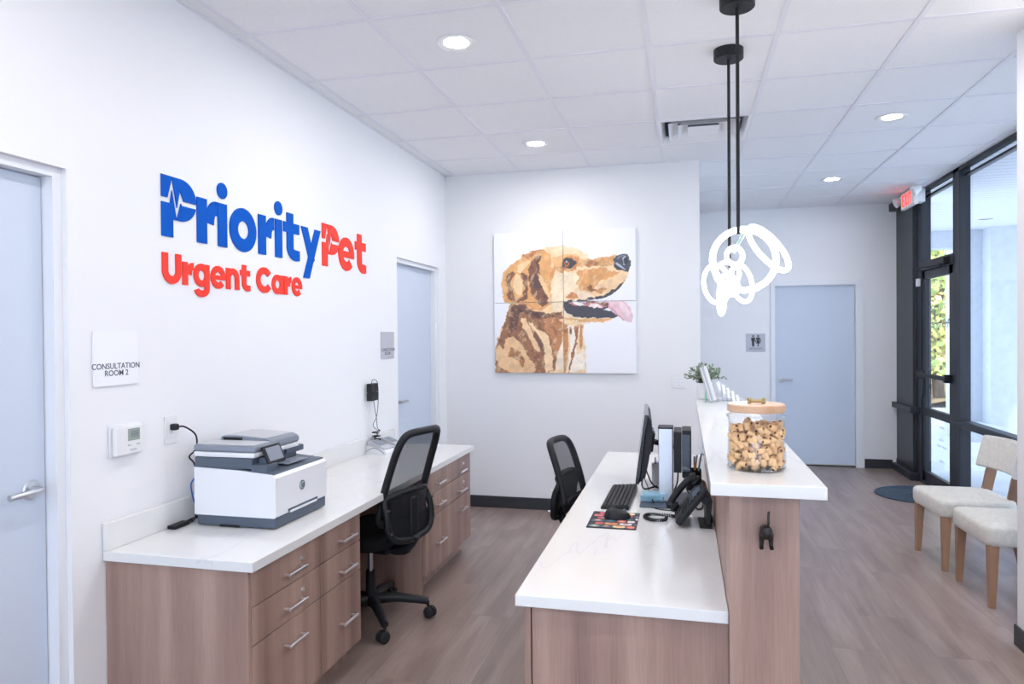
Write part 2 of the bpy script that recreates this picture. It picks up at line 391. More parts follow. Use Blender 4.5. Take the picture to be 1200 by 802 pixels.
# hollow metal doors -------------------------------------------------
def lever(parent, loc, rz, flip=1):
    X = Matrix.Translation(Vector(loc)-WL[parent.name]) @ Matrix.Rotation(rz, 4, 'Z')
    r = MB(); r.lathe([(.001, 0), (.033, 0), (.034, .004), (.030, .010), (.013, .012), (.012, .045), (.001, .045)], n=28, X=X @ Matrix.Rotation(pi/2, 4, 'X'))
    pts = spline([(0, -.045, 0), (flip*.02, -.052, 0), (flip*.06, -.054, .001), (flip*.12, -.05, -.002)], 6)
    r.tube([X @ Vector(p) for p in pts], [.0115]*6+[.0105]*(len(pts)-6), 12)
    return part('door_handle', r, M['steel'], parent, local=True, label='brushed steel lever handle')
def left_door(name, D, o, hy, flip):
    d = sempty(name, (WX, (D[0]+D[1])/2, 0))
    fr = MB(); a, b = o                                  # frame face slightly recessed in the drywall opening
    xf = WX-.022; e = .001
    fr.box(xf-.11, xf, a+e, D[0], 0, DZ); fr.box(xf-.11, xf, D[1], b-e, 0, DZ)
    fr.box(xf-.11, xf, a+e, b-e, DZ+.0002, DZ+.0315)
    part('door_frame', fr, M['frame'], d, smooth=False)
    part('door_leaf', MB().box(xf-.090, xf-.045, D[0]+.003, D[1]-.003, .008, DZ-.003, .002, 1), M['door'], d)
    lever(d, (xf-.045, hy, 1.02), pi/2, flip)
    return d
left_door('door_1', D1, o1, 1.912, -1)
left_door('door_2', D2, o2, 5.005, 1)
d3 = sempty('door_3', (1.45, 8.6, 0))
fr = MB()
for p, q in ((.972, RX0), (RX1, 1.962)): fr.box(p, q, 8.582, 8.5995, 0, 2.0655)
fr.box(.972, 1.962, 8.582, 8.5995, 2.066, 2.118)
fr.box(RX0-.045, RX0, 8.600, 8.70, 0, 2.0655); fr.box(RX1, RX1+.045, 8.600, 8.70, 0, 2.0655); fr.box(RX0-.045, RX1+.045, 8.600, 8.70, 2.066, 2.105)
part('door_frame', fr, M['frame'], d3)
part('door_leaf', MB().box(RX0+.003, RX1-.003, 8.625, 8.668, .02, 2.063, .002, 1), M['door'], d3)
lever(d3, (1.085, 8.625, .985), 0, 1)
part('threshold', MB().box(RX0, RX1, 8.60, 8.70, 0, .012), M['base'], d3)

# storefront ---------------------------------------------------------
G0, G1 = GX, GX+.09
sf = sempty('window_1', (GX, 6.2, 0))
fm = MB()
def vm(y0, y1, z0=0, z1=CE, x0=G0, x1=G1): fm.box(x0, x1, y0, y1, z0, z1, .003, 1)
vm(6.87, 7.0); vm(5.70, 5.765); vm(4.5, 4.56); vm(3.88, 3.94)
fm.box(G0, G0+.05, 3.88, 7.0, CE-.035, CE+.002); fm.box(G0+.045, G1, 3.88, 7.0, CE-.085, CE-.065)
fm.box(G0-.002, G1, 3.88, 6.9, .69, .748, .003, 1); fm.box(G0-.002, G1, 3.88, 7.0, 0, .10, .003, 1)
fm.box(GX-.012, G0+.004, 3.88, 6.98, .692, .742, .003, 1)
part('window_frame', fm, M['alu'], sf)
part('pane', MB().box(GX+.045, GX+.053, 3.88, 6.9, .05, CE-.03), M['glass'], sf, smooth=False)
# side light closed by dark panels next to the restroom wall
tp = sempty('trim_1', (GX, 8.3, 0))
part('dark_panel', MB().box(GX-.035, GX+.02, 8.03, 8.6, .10, CE-.02), M['panel'], tp, smooth=False)
fr = MB(); fr.box(GX-.01, G1, 8.0, 8.27, 0, CE, .003, 1)
fr.box(2.245, GX+.03, 7.93, 8.62, .692, .752, .004, 1); fr.box(2.245, GX+.03, 7.93, 8.62, 0, .075, .012, 2); fr.box(2.22, GX+.03, 7.98, 8.62, 2.86, 2.945, .004, 1)
fr.box(2.29, GX+.03, 8.0, 8.6, .0, .12)
part('window_frame', fr, M['alu'], tp)
struct('wall_outer', MB().box(GX+.02, GX+.12, 8.0, 8.75, 0, CE+.1), M['panel'], smooth=False)

d4 = sempty('door_4', (GX, 7.45, 0))
df = MB()
df.box(G0, G1, 7.88, 8.0, 0, CE, .003, 1); df.box(G0, G1, 6.98, 7.02, 0, CE, .003, 1)      # jambs
df.box(G0-.006, G1, 7.0, 7.9, 2.135, 2.225, .003, 1); df.box(G0, G0+.05, 7.0, 8.0, CE-.035, CE+.002); df.box(G0+.045, G1, 7.0, 8.0, CE-.085, CE-.065)
df.box(G0-.002, G1, 7.0, 8.0, -.001, .03)
part('door_frame', df, M['alu'], d4)
part('transom_pane', MB().box(GX+.045, GX+.053, 7.0, 7.9, 2.2, CE-.05), M['glass'], d4, smooth=False)
dl = MB(); a, b = 7.03, 7.875
dl.box(G0+.01, G0+.055, a, a+.11, .03, 2.13, .003, 1); dl.box(G0+.01, G0+.055, b-.075, b, .03, 2.13, .003, 1)
dl.box(G0+.01, G0+.055, a, b, .03, .13, .003, 1); dl.box(G0+.01, G0+.055, a, b, 2.05, 2.13, .003, 1); dl.box(G0+.005, G0+.055, a, b, .69, .765, .003, 1)
leaf = part('door_leaf', dl, M['alu'], d4)
part('pane', MB().box(GX+.030, GX+.036, a+.1, b-.07, .12, 2.06), M['glass'], leaf, smooth=False)
pb = MB(); pb.box(G0-.055, G0-.028, a+.02, b-.01, 1.078, 1.118, .006); pb.box(G0-.05, G0+.012, a+.03, a+.08, 1.06, 1.135, .004); pb.box(G0-.05, G0+.012, b-.065, b-.02, 1.06, 1.135, .004)
part('push_bar', pb, M['black'], leaf)
pb = MB(); pb.prism([(b-.02, 1.06), (b-.02, .90), (b-.10, .875), (b-.13, 1.06)], lambda p, q, d: (d, p, q), G0-.026, G0-.012); pb.box(G0-.014, G0+.012, b-.07, b-.03, .95, 1.0)
part('door_handle', pb, M['black'], leaf)
cl = MB(); cl.box(G0-.055, G0, 7.08, 7.38, 2.145, 2.205, .008); cl.tube([(G0-.045, 7.2, 2.135), (G0-.16, 7.55, 2.13), (G0-.03, 7.80, 2.14)], .008, 8); cl.cyl((G0-.045, 7.2, 2.12), (G0-.045, 7.2, 2.15), .02)
part('door_closer', cl, M['black'], d4)
part('door_sensor', MB().box(G0-.03, G0, 7.90, 7.95, 1.985, 2.065, .004), M['white'], d4)
# mirrored lettering on the glass (meant to be read from outside)
text('door_lettering', 'PriorityPet', .115, (GX+.040, 7.46, 1.60), FACE_XP, M['base'], leaf, .0005, off=.002)
def blur_rows(parent, y0, z0, rows):
    r2 = random.Random(3); b_ = MB()
    for (n, cx, z) in rows:
        yy = cx-n*.018
        for i in range(n):
            k = r2.random(); h = .022
            if k < .18: yy += .02; continue
            if k < .6: b_.tube([(GX+.040, yy+.009+.010*math.cos(t*pi/4), z+.5*h+.5*h*math.sin(t*pi/4)) for t in range(8)], .0016, 5, True)
            else: b_.box(GX+.039, GX+.042, yy+.004, yy+.007, z, z+h); b_.box(GX+.039, GX+.042, yy+.004, yy+.02, z+h*.45, z+h*.52)
            yy += .031
    part('door_lettering', b_, M['ltgrey'], parent)
blur_rows(leaf, 7.45, .5, [(6, 7.46, .60), (5, 7.46, .48), (9, 7.46, .42), (6, 7.46, .28)])

# ------------------------------------------------------------------ outside
struct('ground', MB().box(2.42, 16, -8, 34, -.2, -.04).box(-12, 2.42, -12, -2.9, -.2, -.04), M['sidewalk'], smooth=False)
struct('soffit', MB().box(2.44, 5.9, -1, 12.2, 3.06, 3.3), M['soffit'], smooth=False)
aw = MB(); aw.box(4.08, 4.40, 12.0, 12.6, -.1, 3.1); aw.box(4.38, 6.6, 11.7, 12.6, -.1, 3.1); aw.box(2.42, 4.1, 12.0, 12.3, 2.80, 3.1)
struct('wall_arcade', aw, M['stucco'], smooth=False)
struct('kerb_block', MB().box(3.86, 4.42, 11.2, 12.0, -.1, .16, .02), M['stucco'])
struct('bank', MB().grid(lambda u, v: (2.0+14*u, 16+12*v, -.05+1.9*v**1.3+.12*math.sin(u*31)+.08*math.sin(v*17+u*9)), 40, 24), M['litter'])
def soffit_light(x, y):
    t = thing('recessed_light', 'round white recessed light in the outdoor soffit seen through the big window', 'light', (x, y, 3.06))
    part('trim_ring', MB().lathe([(.085, 0), (.115, 0), (.118, -.012), (.085, -.014)], (x, y, 3.06), 28, caps=False), M['offwhite'], t)
    part('lens', MB().lathe([(.001, -.004), (.086, -.006)], (x, y, 3.06), 28), M['ltgrey'], t)
soffit_light(3.98, 10.9*.99)
def tree(x, y, h, cr, seed, label, cols):
    r = random.Random(seed)
    t = thing('tree', label, 'tree', (x, y, .3))
    tr = MB(); pts = spline([(x, y, 0), (x+r.uniform(-.1, .1), y, h*.35), (x+r.uniform(-.3, .3), y, h*.8)], 5)
    tr.tube(pts, [.13-.09*i/(len(pts)-1) for i in range(len(pts))], 8)
    for k in range(6):
        z = h*(.3+.1*k); a = r.uniform(0, 2*pi); tr.tube([(x, y, z), (x+cr*.6*math.cos(a), y+cr*.6*math.sin(a), z+.5)], [.045, .012], 6)
    part('trunk', tr, M['bark'], t)
    f = MB()
    for k in range(7000):
        u = max(-1, min(1, r.gauss(0, .45))); v = max(-1, min(1, r.gauss(0, .45))); q = r.uniform(-1, 1)
        p = Vector((x+cr*u, y+cr*v, h*.60+q*h*.46)); s_ = r.uniform(.05, .11)
        a = Vector((r.uniform(-1, 1), r.uniform(-1, 1), r.uniform(-1, 1))).normalized(); b_ = a.orthogonal().normalized()*s_*.7; a *= s_
        f.add([p-a, p+b_, p+a, p-b_], [(0, 1, 2, 3)], r.choices([0, 1, 2], cols)[0])
    part('foliage', f, [M['leafy'], M['leafg'], M['leafo']], t, smooth=False)
tree(5.35, 16.9, 4.4, 2.1, 1, 'yellow green leafy tree nearest the glass door opening', (5, 3, 1))
tree(8.4, 21.6, 5.2, 1.5, 2, 'green tree behind the yellow green one outside the glass door', (3, 5, 1))
tree(5.0, 25.6, 6.2, 1.8, 3, 'orange tinted autumn tree farthest up the leafy bank', (3, 2, 3))

# ------------------------------------------------------------------ recessed downlights (the room's lamps and unseen added ones)
def downlight(x, y, label):
    t = thing('recessed_downlight', label, 'ceiling light', (x, y, CE), group='recessed downlights')
    part('trim_ring', MB().lathe([(.062, .001), (.098, .001), (.100, -.004), (.094, -.008), (.062, -.003)], (x, y, CE), 36, caps=False), M['offwhite'], t)
    part('lens', MB().lathe([(.001, -.002), (.063, -.002)], (x, y, CE), 32), M['lit'], t, smooth=False)
    l = bpy.data.lights.new('downlight', 'AREA'); l.shape = 'DISK'; l.size = .13; l.energy = DOWN_W; l.color = (1, .975, .96); l.spread = R(180)
    o = bpy.data.objects.new('lamp', l); link(o, t); o.location = (0, 0, -.012)
downlight(-1.072, 3.285, 'round recessed downlight nearest the camera, above the left counter side')
downlight(-1.068, 5.165, 'round recessed downlight above the back wall dog picture')
downlight(1.352, 5.16, 'larger of the two right recessed downlights, above the waiting chairs')
downlight(1.352, 7.10, 'smaller far right recessed downlight near the exit sign')
for x, y in ((-1.07, 1.4), (.75, 1.4), (1.352, 3.28), (-1.07, -.5), (.75, -.5), (-1.07, -2.0), (.75, -2.0)):  # unseen extra downlights, added to light the room evenly
    downlight(x, y, 'round recessed downlight added to the ceiling out of view to brighten the room')

# ================================================================== FITTED FURNITURE
CZ = .746
def bar_pull(parent, x, yc, z, s, L=.135):
    """bar pull on a front whose face is at x; s = outward direction (+1 faces +X)"""
    h = MB(); h.box(x+s*.024, x+s*.034, yc-L/2, yc+L/2, z-.006, z+.006, .002, 1)
    for y in (yc-L/2+.012, yc+L/2-.012): h.box(x, x+s*.028, y-.005, y+.005, z-.004, z+.004, .001, 1)
    return part('handle', h, M['chrome'], parent, label='satin chrome bar handle')
def lock(parent, x, y, z, s):
    part('lock', MB().cyl((x, y, z), (x+s*.006, y, z), .0105, .0095, 20).box(x+s*.0062, x+s*.0068, y-.001, y+.001, z-.006, z+.006), M['chrome'], parent)
def cabinet(label, y0, y1, s=1, xb=WX+.003, xf=-1.48, zs=(.575, .438), hz=(.625, .495, .355), hy=None, locks=(), side=None, ly=None):
    """drawer pedestal between y0 and y1, drawer fronts facing s*X at xf"""
    t = thing('drawer_cabinet', label, 'cabinet', ((xb+xf)/2, (y0+y1)/2, 0))
    xi = xf-s*.021
    b = MB(); b.box(xb, xi, y0+.001, y1-.001, .10, .709)
    if side: b.box(xb, xi, side[0], side[1], .0, .709)
    part('cabinet_body', b, M['wood'], t, smooth=False)
    part('toe_kick', MB().box(xb+s*.02, xf-s*.075, y0+.001, y1-.001, 0, .105), M['wood'], t, smooth=False)
    Z = [.705, zs[0], zs[1], .105]
    for k in range(3):
        d = part('drawer', MB().box(xi+s*.001, xf, y0+.002, y1-.002, Z[k+1]+.0022, Z[k]-.0022, .0012, 1), M['wood'], t)
        bar_pull(d, xf, hy if hy else (y0+y1)/2, hz[k], s)
        if k in locks: lock(d, xf, ly, (.648, .523)[k], s)
    return t
ca = cabinet('wood drawer cabinet nearest the camera in the left counter, with two locks', 2.167, 2.645, hy=2.43, locks=(0, 1), ly=2.504)
cabinet('wood drawer cabinet just left of the mesh chair, without locks', 2.645, 3.018, hy=2.865, hz=(.628, .492, .262))
cabinet('wood drawer cabinet just right of the mesh chair in the left counter', 3.872, 4.298, hy=4.10, hz=(.625, .495, .262), side=(3.860, 3.873))
cabinet('wood drawer cabinet at the far end of the left counter, with two locks', 4.298, 4.762, hy=4.53, hz=(.612, .482, .352), locks=(0, 1), ly=4.60)
part('end_panel', MB().box(WX+.003, -1.482, 2.150, 2.166, 0, .7095, .001, 1).box(WX+.003, -1.50, 2.166, 2.18, 0, .7095), M['wood'], ca)
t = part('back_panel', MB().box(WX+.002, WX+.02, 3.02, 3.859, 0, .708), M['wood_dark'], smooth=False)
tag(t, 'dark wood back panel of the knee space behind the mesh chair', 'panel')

lc = thing('countertop', 'long white quartz countertop along the left wall under the printer', 'countertop', ((WX-1.456)/2, 3.46, .711))
part('slab', MB().box(WX+.002, -1.456, 2.139, 4.780, .7105, CZ, .003), M['quartz'], lc)
part('backsplash', MB().box(WX+.002, WX+.022, 2.139, 4.780, CZ+.0005, .849, .002), M['quartz'], lc)

# reception desk
rc = thing('desk', 'low reception desk with a white veined quartz top and wood end panel', 'desk', (-.19, 3.37, 0))
part('desktop', MB().box(-.500, .1175, 2.05, 4.685, .711, CZ, .003), M['quartz'], rc)
part('end_panel', MB().box(-.452, .1175, 2.072, 2.09, 0, .7105), M['wood'], rc, smooth=False)
part('end_panel', MB().box(-.46, .1175, 4.64, 4.66, 0, .7105), M['wood'], rc, smooth=False)
cabinet('wood drawer cabinet under the near end of the reception desk', 2.092, 2.64, s=-1, xb=.115, xf=-.476, hy=2.36, side=(2.092, 2.10))
part('edge_strip', MB().box(-.476, -.4565, 2.072, 2.0905, .1, .7105), M['wood'], rc, smooth=False)
cabinet('wood drawer cabinet under the middle of the reception desk', 2.64, 3.15, s=-1, xb=.115, xf=-.476, hy=2.9)
# raised transaction counter on a wood clad half wall
hw = thing('half_wall', 'tall wood clad divider carrying the raised reception counter', 'divider', (.21, 3.3, 0))
part('cladding', MB().box(.1185, .302, 2.03, 4.60, 0, 1.084, .0015, 1), M['wood'], hw)
tt = part('raised_countertop', MB().box(.068, .366, 1.990, 4.625, 1.085, 1.12, .003), M['quartz'])
tag(tt, 'raised white quartz transaction counter carrying the treat jar', 'countertop')

# dog rear-end hook
hk = thing('dog_hook', 'small dark dog rear shaped coat hook on the end of the wood divider', 'hook', (.212, 2.03, .95))
h = MB()
h.lathe([(.001, -.032), (.012, -.029), (.0165, -.015), (.0175, 0), (.016, .018), (.010, .030), (.001, .033)], n=20, X=Matrix.Translation((0, -.030, .040)) @ Matrix.Rotation(pi/2-.25, 4, 'X') @ Matrix.Diagonal((1, 1.15, 1, 1)))
for sx in (-1, 1): h.tube([(sx*.010, -.038, .038), (sx*.012, -.036, .020), (sx*.0125, -.037, .006), (sx*.013, -.046, .001)], [.009, .0065, .0055, .006], 10)
part('body', h, M['bronze'], hk, local=True, ang=60)
part('tail', MB().tube(spline([(.002, -.045, .055), (.004, -.055, .070), (.0045, -.052, .088), (.006, -.046, .10)], 5), .0032, 8), M['bronze'], hk, local=True)
part('mounting_plate', MB().cyl((0, -.0005, .04), (0, -.008, .04), .014), M['bronze'], hk, local=True)

# ================================================================== PRINTER
P = thing('printer', 'white and slate multifunction laser printer on the left counter', 'printer', (-1.79, 2.72, CZ))
px0, px1, py0, py1 = -1.985, -1.609, 2.520, 2.935
part('base_tray', MB().box(px0+.01, px1, py0+.003, py1-.003, CZ+.004, .795, .006), M['dkgrey'], P)
def side_prof(y):      # body side profile in x,z with the front top edge lower than the back
    return [(px0, .793), (px1-.004, .793), (px1+.004, .80), (px1+.004, .955), (px1-.012, .970), (px1-.16, .982), (px0, .990)]
part('body', MB().prism(side_prof(0), lambda a, b, d: (a, d, b), py0, py1), M['white'], P)
part('output_deck', MB().prism([(px0, .985), (px1-.16, .977), (px1-.008, .9655), (px1-.012, .973), (px1-.16, .9865), (px0, .996)], lambda a, b, d: (a, d, b), py0+.004, py1-.004), M['dkgrey'], P)
part('output_tray', MB().box(px1-.15, px1-.035, py0+.16, py1-.09, .983, .987, .002, X=None).box(px1-.10, px1-.05, py0+.2, py1-.16, .9855, .992, .004), M['midgrey'], P)
part('scanner_base', MB().box(px0, px1-.105, py0+.002, py1-.070, .988, 1.033, .006).box(px1-.11, px1-.035, py0+.002, py0+.085, .972, 1.008, .006).box(px0+.001, px1-.094, py1-.17, py1-.028, 1.010, 1.036, .004), M['dkgrey'], P)
part('scanner_body', MB().box(px0-.003, px1-.093, py0+.001, py1-.068, 1.0335, 1.0555, .006), M['white'], P)
part('scanner_lid', MB().box(px0-.004, px1-.090, py0, py1-.068, 1.056, 1.083, .009), M['midgrey'], P)
part('document_feeder', MB().prism([(px0+.03, 1.0832), (px1-.096, 1.0832), (px1-.12, 1.094), (px0+.10, 1.103), (px0+.04, 1.101)], lambda a, b, d: (a, d, b), py0+.13, py1-.072), M['midgrey'], P)
part('lid_top', MB().box(px0+.006, px1-.102, py0+.010, py0+.128, 1.083, 1.0865, .002).prism([(px0+.045, 1.102), (px0+.10, 1.104), (px1-.125, 1.095), (px1-.125, 1.0965), (px0+.10, 1.106), (px0+.045, 1.104)], lambda a, b, d: (a, d, b), py0+.14, py1-.08), M['ltgrey'], P)
part('paper_slot', MB().box(px0+.05, px0+.14, py0+.124, py0+.1295, 1.087, 1.098), M['blackm'], P)
scr = MB(); X = Matrix.Translation(Vector((px1-.062, py0+.092, 1.040))-WL[P.name]) @ Matrix.Rotation(R(-24), 4, 'Y')
scr.box(-.006, .006, -.062, .062, -.040, .040, .004, X=X)
s_ = part('control_panel', scr, M['black'], P, local=True)
part('screen', MB().box(.0062, .0068, -.050, .050, -.028, .030, X=X), M['midgrey'], s_, local=True)
part('panel_mount', MB().box(px1-.10, px1-.062, py0+.04, py0+.15, 1.0, 1.03, .006), M['dkgrey'], P)
part('tray_slot', MB().box(px1+.0035, px1+.0055, py0+.09, py0+.33, .800, .812, .0006), M['dkgrey'], P)
part('tray_lip', MB().box(px1+.003, px1+.009, py0+.105, py0+.32, .7935, .803, .002), M['white'], P)
part('side_handle', MB().box(px0+.12, px0+.21, py0-.001, py0+.004, CZ+.003, .757, .0006), M['blackm'], P)
lg = MB(); cy, cz = 2.722, .890
for k in range(24):
    pass
lg.lathe([(.0165, 0), (.0205, 0), (.0205, .0014), (.0165, .0014)], n=32, caps=False, X=Matrix.Translation(Vector((px1+.004, cy, cz))-WL[P.name]) @ Matrix.Rotation(pi/2, 4, 'Y'))
for (a, b_, c_, d_) in ((-.008, -.012, -.004, .017), (-.001, -.009, .001, .006), (.003, -.018, .007, .007), (.0105, -.007, .013, .006)):
    lg.prism([(a, b_), (a+.0028, b_), (c_+.0025, d_), (c_-.0003, d_)], lambda u, v, d: tuple(Vector((px1+.004+d, cy+u, cz+v))-WL[P.name]), 0, .0013)
for z in (.0055, -.0085): lg.box(px1+.004-WL[P.name].x, px1+.0053-WL[P.name].x, cy+.004-WL[P.name].y, cy+.0125-WL[P.name].y, cz+z-WL[P.name].z, cz+z+.0025-WL[P.name].z)
lg.box(px1+.004-WL[P.name].x, px1+.0053-WL[P.name].x, cy-.0045-WL[P.name].y, cy+.001-WL[P.name].y, cz+.0045-WL[P.name].z, cz+.007-WL[P.name].z)
part('round_logo', lg, M['dkgrey'], P, local=True)
cord = MB().tube(spline([(WX+.035, 2.495, 1.158), (WX+.06, 2.51, 1.158), (WX+.085, 2.545, 1.12), (WX+.075, 2.56, 1.06), (WX+.065, 2.53, 1.03), (WX+.078, 2.545, .995), (WX+.075, 2.57, .90), (WX+.07, 2.56, .78), (WX+.06, 2.54, .752)], 7), .0036, 8)
c_ = part('power_cord', cord, M['black'])
tag(c_, 'black printer power cord plugged into the left wall outlet', 'cord')
part('plug', MB().box(WX+.009, WX+.038, 2.482, 2.508, 1.145, 1.172, .006), M['black'], c_)
strip = MB().box(WX+.026, WX+.066, 2.44, 2.53, CZ+.0005, CZ+.016, .004).tube([(WX+.05, 2.53, CZ+.01), (WX+.055, 2.60, CZ+.02), (WX+.06, 2.62, CZ+.10)], .007, 8)
tag(part('power_adapter', strip, M['black']), 'flat black power adapter lying on the counter behind the printer', 'adapter')
tag(part('network_plug', MB().box(px0-.03, px0-.001, 2.55, 2.562, .925, .937, .002).tube(spline([(px0-.03, 2.556, .931), (px0-.045, 2.556, .9), (px0-.045, 2.58, .82), (px0-.04, 2.62, .757)], 5), .003, 6), [M['cobalt']]), 'blue network cable plugged into the back of the printer', 'cable')

# ================================================================== LEFT WALL ITEMS
def plate(name, label, cat, y0, y1, z0, z1, m, lines, size, tm, th=.008):
    t = thing(name, label, cat, (WX, (y0+y1)/2, z0))
    b = part('plate', MB().box(WX+.001, WX+th, y0, y1, z0, z1, .001, 1), m, t)
    for s_, z, k in lines: text('lettering', s_, size*k, (WX+th+.0002, (y0+y1)/2, z), FACE_XP, tm, t, .0004, off=.0004)
    return t
plate('room_sign', 'square white room sign reading consultation room 2 beside the near left door', 'sign', 2.104, 2.315, 1.352, 1.555, M['plate'], [('CONSULTATION', 1.424, 1), ('ROOM 2', 1.398, 1)], .030, M['text'])
plate('room_sign', 'grey room sign reading consultation room beside the far left door', 'sign', 4.592, 4.815, 1.366, 1.559, M['plate2'], [('CONSULTATION', 1.428, 1), ('ROOM 1', 1.402, 1)], .031, M['text'])
t = thing('thermostat', 'white digital thermostat on the left wall under the consultation room 2 sign', 'thermostat', (WX, 2.246, 1.085))
part('backplate', MB().box(WX+.001, WX+.008, 2.172, 2.322, 1.08, 1.2, .003), M['white'], t)
part('housing', MB().box(WX+.008, WX+.030, 2.180, 2.316, 1.086, 1.196, .007), M['offwhite'], t)
part('display', MB().box(WX+.0295, WX+.0308, 2.236, 2.296, 1.138, 1.184, .0005), M['lcd'], t)
b = MB()
for k, (y, z) in enumerate(((2.243, 1.122), (2.288, 1.122), (2.255, 1.104), (2.27, 1.104))): part('button', MB().box(WX+.0295, WX+.0315, y-.008, y+.008, z-.003, z+.003, .001), M['ltgrey'], t)
for y in (2.252, 2.265, 2.278): b.box(WX+.0309, WX+.0311, y, y+.002, 1.15, 1.175); b.box(WX+.0309, WX+.0311, y+.007, y+.009, 1.15, 1.175); b.box(WX+.0309, WX+.0311, y, y+.009, 1.161, 1.163)
part('digits', b, M['dkgrey'], t, smooth=False)
def outlet(label, X, w_=.072, gangs=1):
    t = thing('wall_outlet', label, 'outlet', X.translation)
    Y = Matrix.Translation((0, 0, 0)) @ X.to_3x3().to_4x4()
    part('cover_plate', MB().box(.0005, .007, -w_/2, w_/2, 0, .117, .003, X=Y), M['offwhite'], t, local=True)
    for g_ in range(gangs):
        yc = (g_-(gangs-1)/2)*.046
        b = MB(); b.box(.0068, .0095, yc-.017, yc+.017, .024, .093, .002, X=Y)
        f_ = part('receptacle', b, M['white'], t, local=True)
        s_ = MB()
        for z in (.042, .072):
            for dy in (-.006, .006): s_.box(.0094, .0098, yc+dy-.0012, yc+dy+.0012, z, z+.009, X=Y)
        part('slots', s_, M['ltgrey'], f_, local=True)
    return t
outlet('white wall outlet behind the printer with a black cord plugged in', Matrix.Translation((WX, 2.496, 1.088)))
outlet('double white wall outlet on the back wall left of the small plant', Matrix.Translation((-.043, 6.0, 1.075)) @ Matrix.Rotation(-pi/2, 4, 'Z'), .118, 2)
outlet('white wall outlet behind the two black chargers above the card readers', Matrix.Translation((WX, 4.386, 1.09)))
for k, (z0, z1, lb) in enumerate(((1.150, 1.208, 'upper black charger block plugged into the left wall by the far door'), (1.092, 1.148, 'lower black charger block plugged into the left wall by the far door'))):
    t = thing('charger', lb, 'charger', (WX, 4.386, z0))
    part('charger_body', MB().box(WX+.011, WX+.05, 4.335, 4.44, z0, z1, .004), M['black'], t)
    pts = [(WX+.03, 4.405, z0+.002)]
    if k == 0: pts = [(WX+.03, 4.37, z1-.002), (WX+.035, 4.385, z1+.025), (WX+.055, 4.41, z1+.01), (WX+.06, 4.415, z0-.03), (WX+.055, 4.40, .99), (WX+.045, 4.36, .93), (WX+.05, 4.41, .89)]
    else: pts += [(WX+.035, 4.41, 1.04), (WX+.04, 4.425, .97), (WX+.045, 4.43, .90)]
    for j in range(26):
        a = j*1.3+k; pts.append((WX+.05+.02*math.sin(a*1.7), 4.40+.035*math.cos(a), .885-.0042*j))
    pts += [(WX+.06, 4.42+.05*k, .770), (WX+.09, 4.40+.14*k, .758)]
    part('cable', MB().tube(spline(pts, 4), .0022, 6), M['black'], t)
def card_reader(x, y, rz, label):
    t = thing('card_reader', label, 'card reader', (x, y, CZ), rz); t.scale = (.95, 1.25, 1.35)
    part('dock', MB().prism([(-.085, 0), (.085, 0), (.085, .012), (.07, .022), (-.07, .040), (-.085, .040)], lambda a, b, d: (a, d, b), -.045, .045), M['white'], t, local=True)
    part('reader_body', MB().prism([(-.078, .042), (.06, .024), (.068, .030), (-.06, .062), (-.078, .060)], lambda a, b, d: (a, d, b), -.036, .036), M['ltgrey'], t, local=True)
    part('screen', MB().prism([(-.05, .0602), (.02, .0428), (.021, .0438), (-.05, .0614)], lambda a, b, d: (a, d, b), -.028, .028), M['midgrey'], t, local=True)
    part('trim_line', MB().tube(spline([(-.08, -.0462, .012), (-.03, -.0462, .030), (.02, -.0462, .026), (.07, -.0462, .008)], 5), .0014, 5), M['dkgrey'], t, local=True)
card_reader(-1.965, 4.33, R(-12), 'white card reader in a dock nearest on the far part of the left counter')
card_reader(-1.955, 4.495, R(-8), 'white card reader just behind the nearer one on the left counter')

# ================================================================== WALL SIGN
sign = thing('wall_sign', 'large blue and red raised letters reading PriorityPet Urgent Care on the left wall', 'sign', (WX, 3.4, 1.7))
SX0, SX1 = WX+.0008, WX+.0055
class Glyph(MB):
    """flat letter pieces extruded off the wall; a piece index nudges depth so faces never coincide"""
    def __init__(s, y, z, k): super().__init__(); s.y = y; s.z = z; s.k = k; s.n = 0
    def poly(s, P):
        e = s.n*.00015; s.n += 1
        s.prism([(a*s.k, b*s.k) for a, b in P], lambda a, b, d: (d, s.y+a, s.z+b), SX0, SX1+e); return s
    def bar(s, a0, a1, b0, b1): return s.poly([(a0, b0), (a1, b0), (a1, b1), (a0, b1)])
    def arc(s, cx, cy, rx, ry, t, a0, a1, n=28, cut0=None):
        """elliptic ring sector, degrees"""
        o = []; i = []
        for k in range(n+1):
            a = R(a0+(a1-a0)*k/n); o.append((cx+rx*math.cos(a), cy+ry*math.sin(a))); i.append((cx+(rx-t)*math.cos(a), cy+(ry-t)*math.sin(a)))
        e = s.n*.00015; s.n += 1
        m = n+1; V = []; F = []
        for d in (SX0, SX1+e):
            for p in o+i: V.append((d, s.y+p[0]*s.k, s.z+p[1]*s.k))
        for k in range(n):
            F.append([2*m+k, 2*m+k+1, 3*m+k+1, 3*m+k]); F.append([k, k+1, 2*m+k+1, 2*m+k]); F.append([m+k+1, m+k, 3*m+k, 3*m+k+1]); F.append([k+1, k, m+k, m+k+1])
        if abs(a1-a0) < 359.9: F.append([0, 2*m, 3*m, m]); F.append([n, m+n, 3*m+n, 2*m+n])
        s.add(V, F); return s
    def disc(s, cx, cy, r, n=28): return s.poly([(cx+r*math.cos(2*pi*k/n), cy+r*math.sin(2*pi*k/n)) for k in range(n)])
ST = .066
def g_r(g, w_=.133):
    g.bar(0, ST, 0, .2); g.arc(w_-.004, .082, .078, .118, .062, 95, 172); g.bar(w_-.008, w_+.006, .136, .2)
def g_i(g): g.bar(0, ST, 0, .2); g.disc(ST/2, .259, .037)
def g_o(g): g.arc(.106, .100, .106, .106, .063, 0, 360, 44)
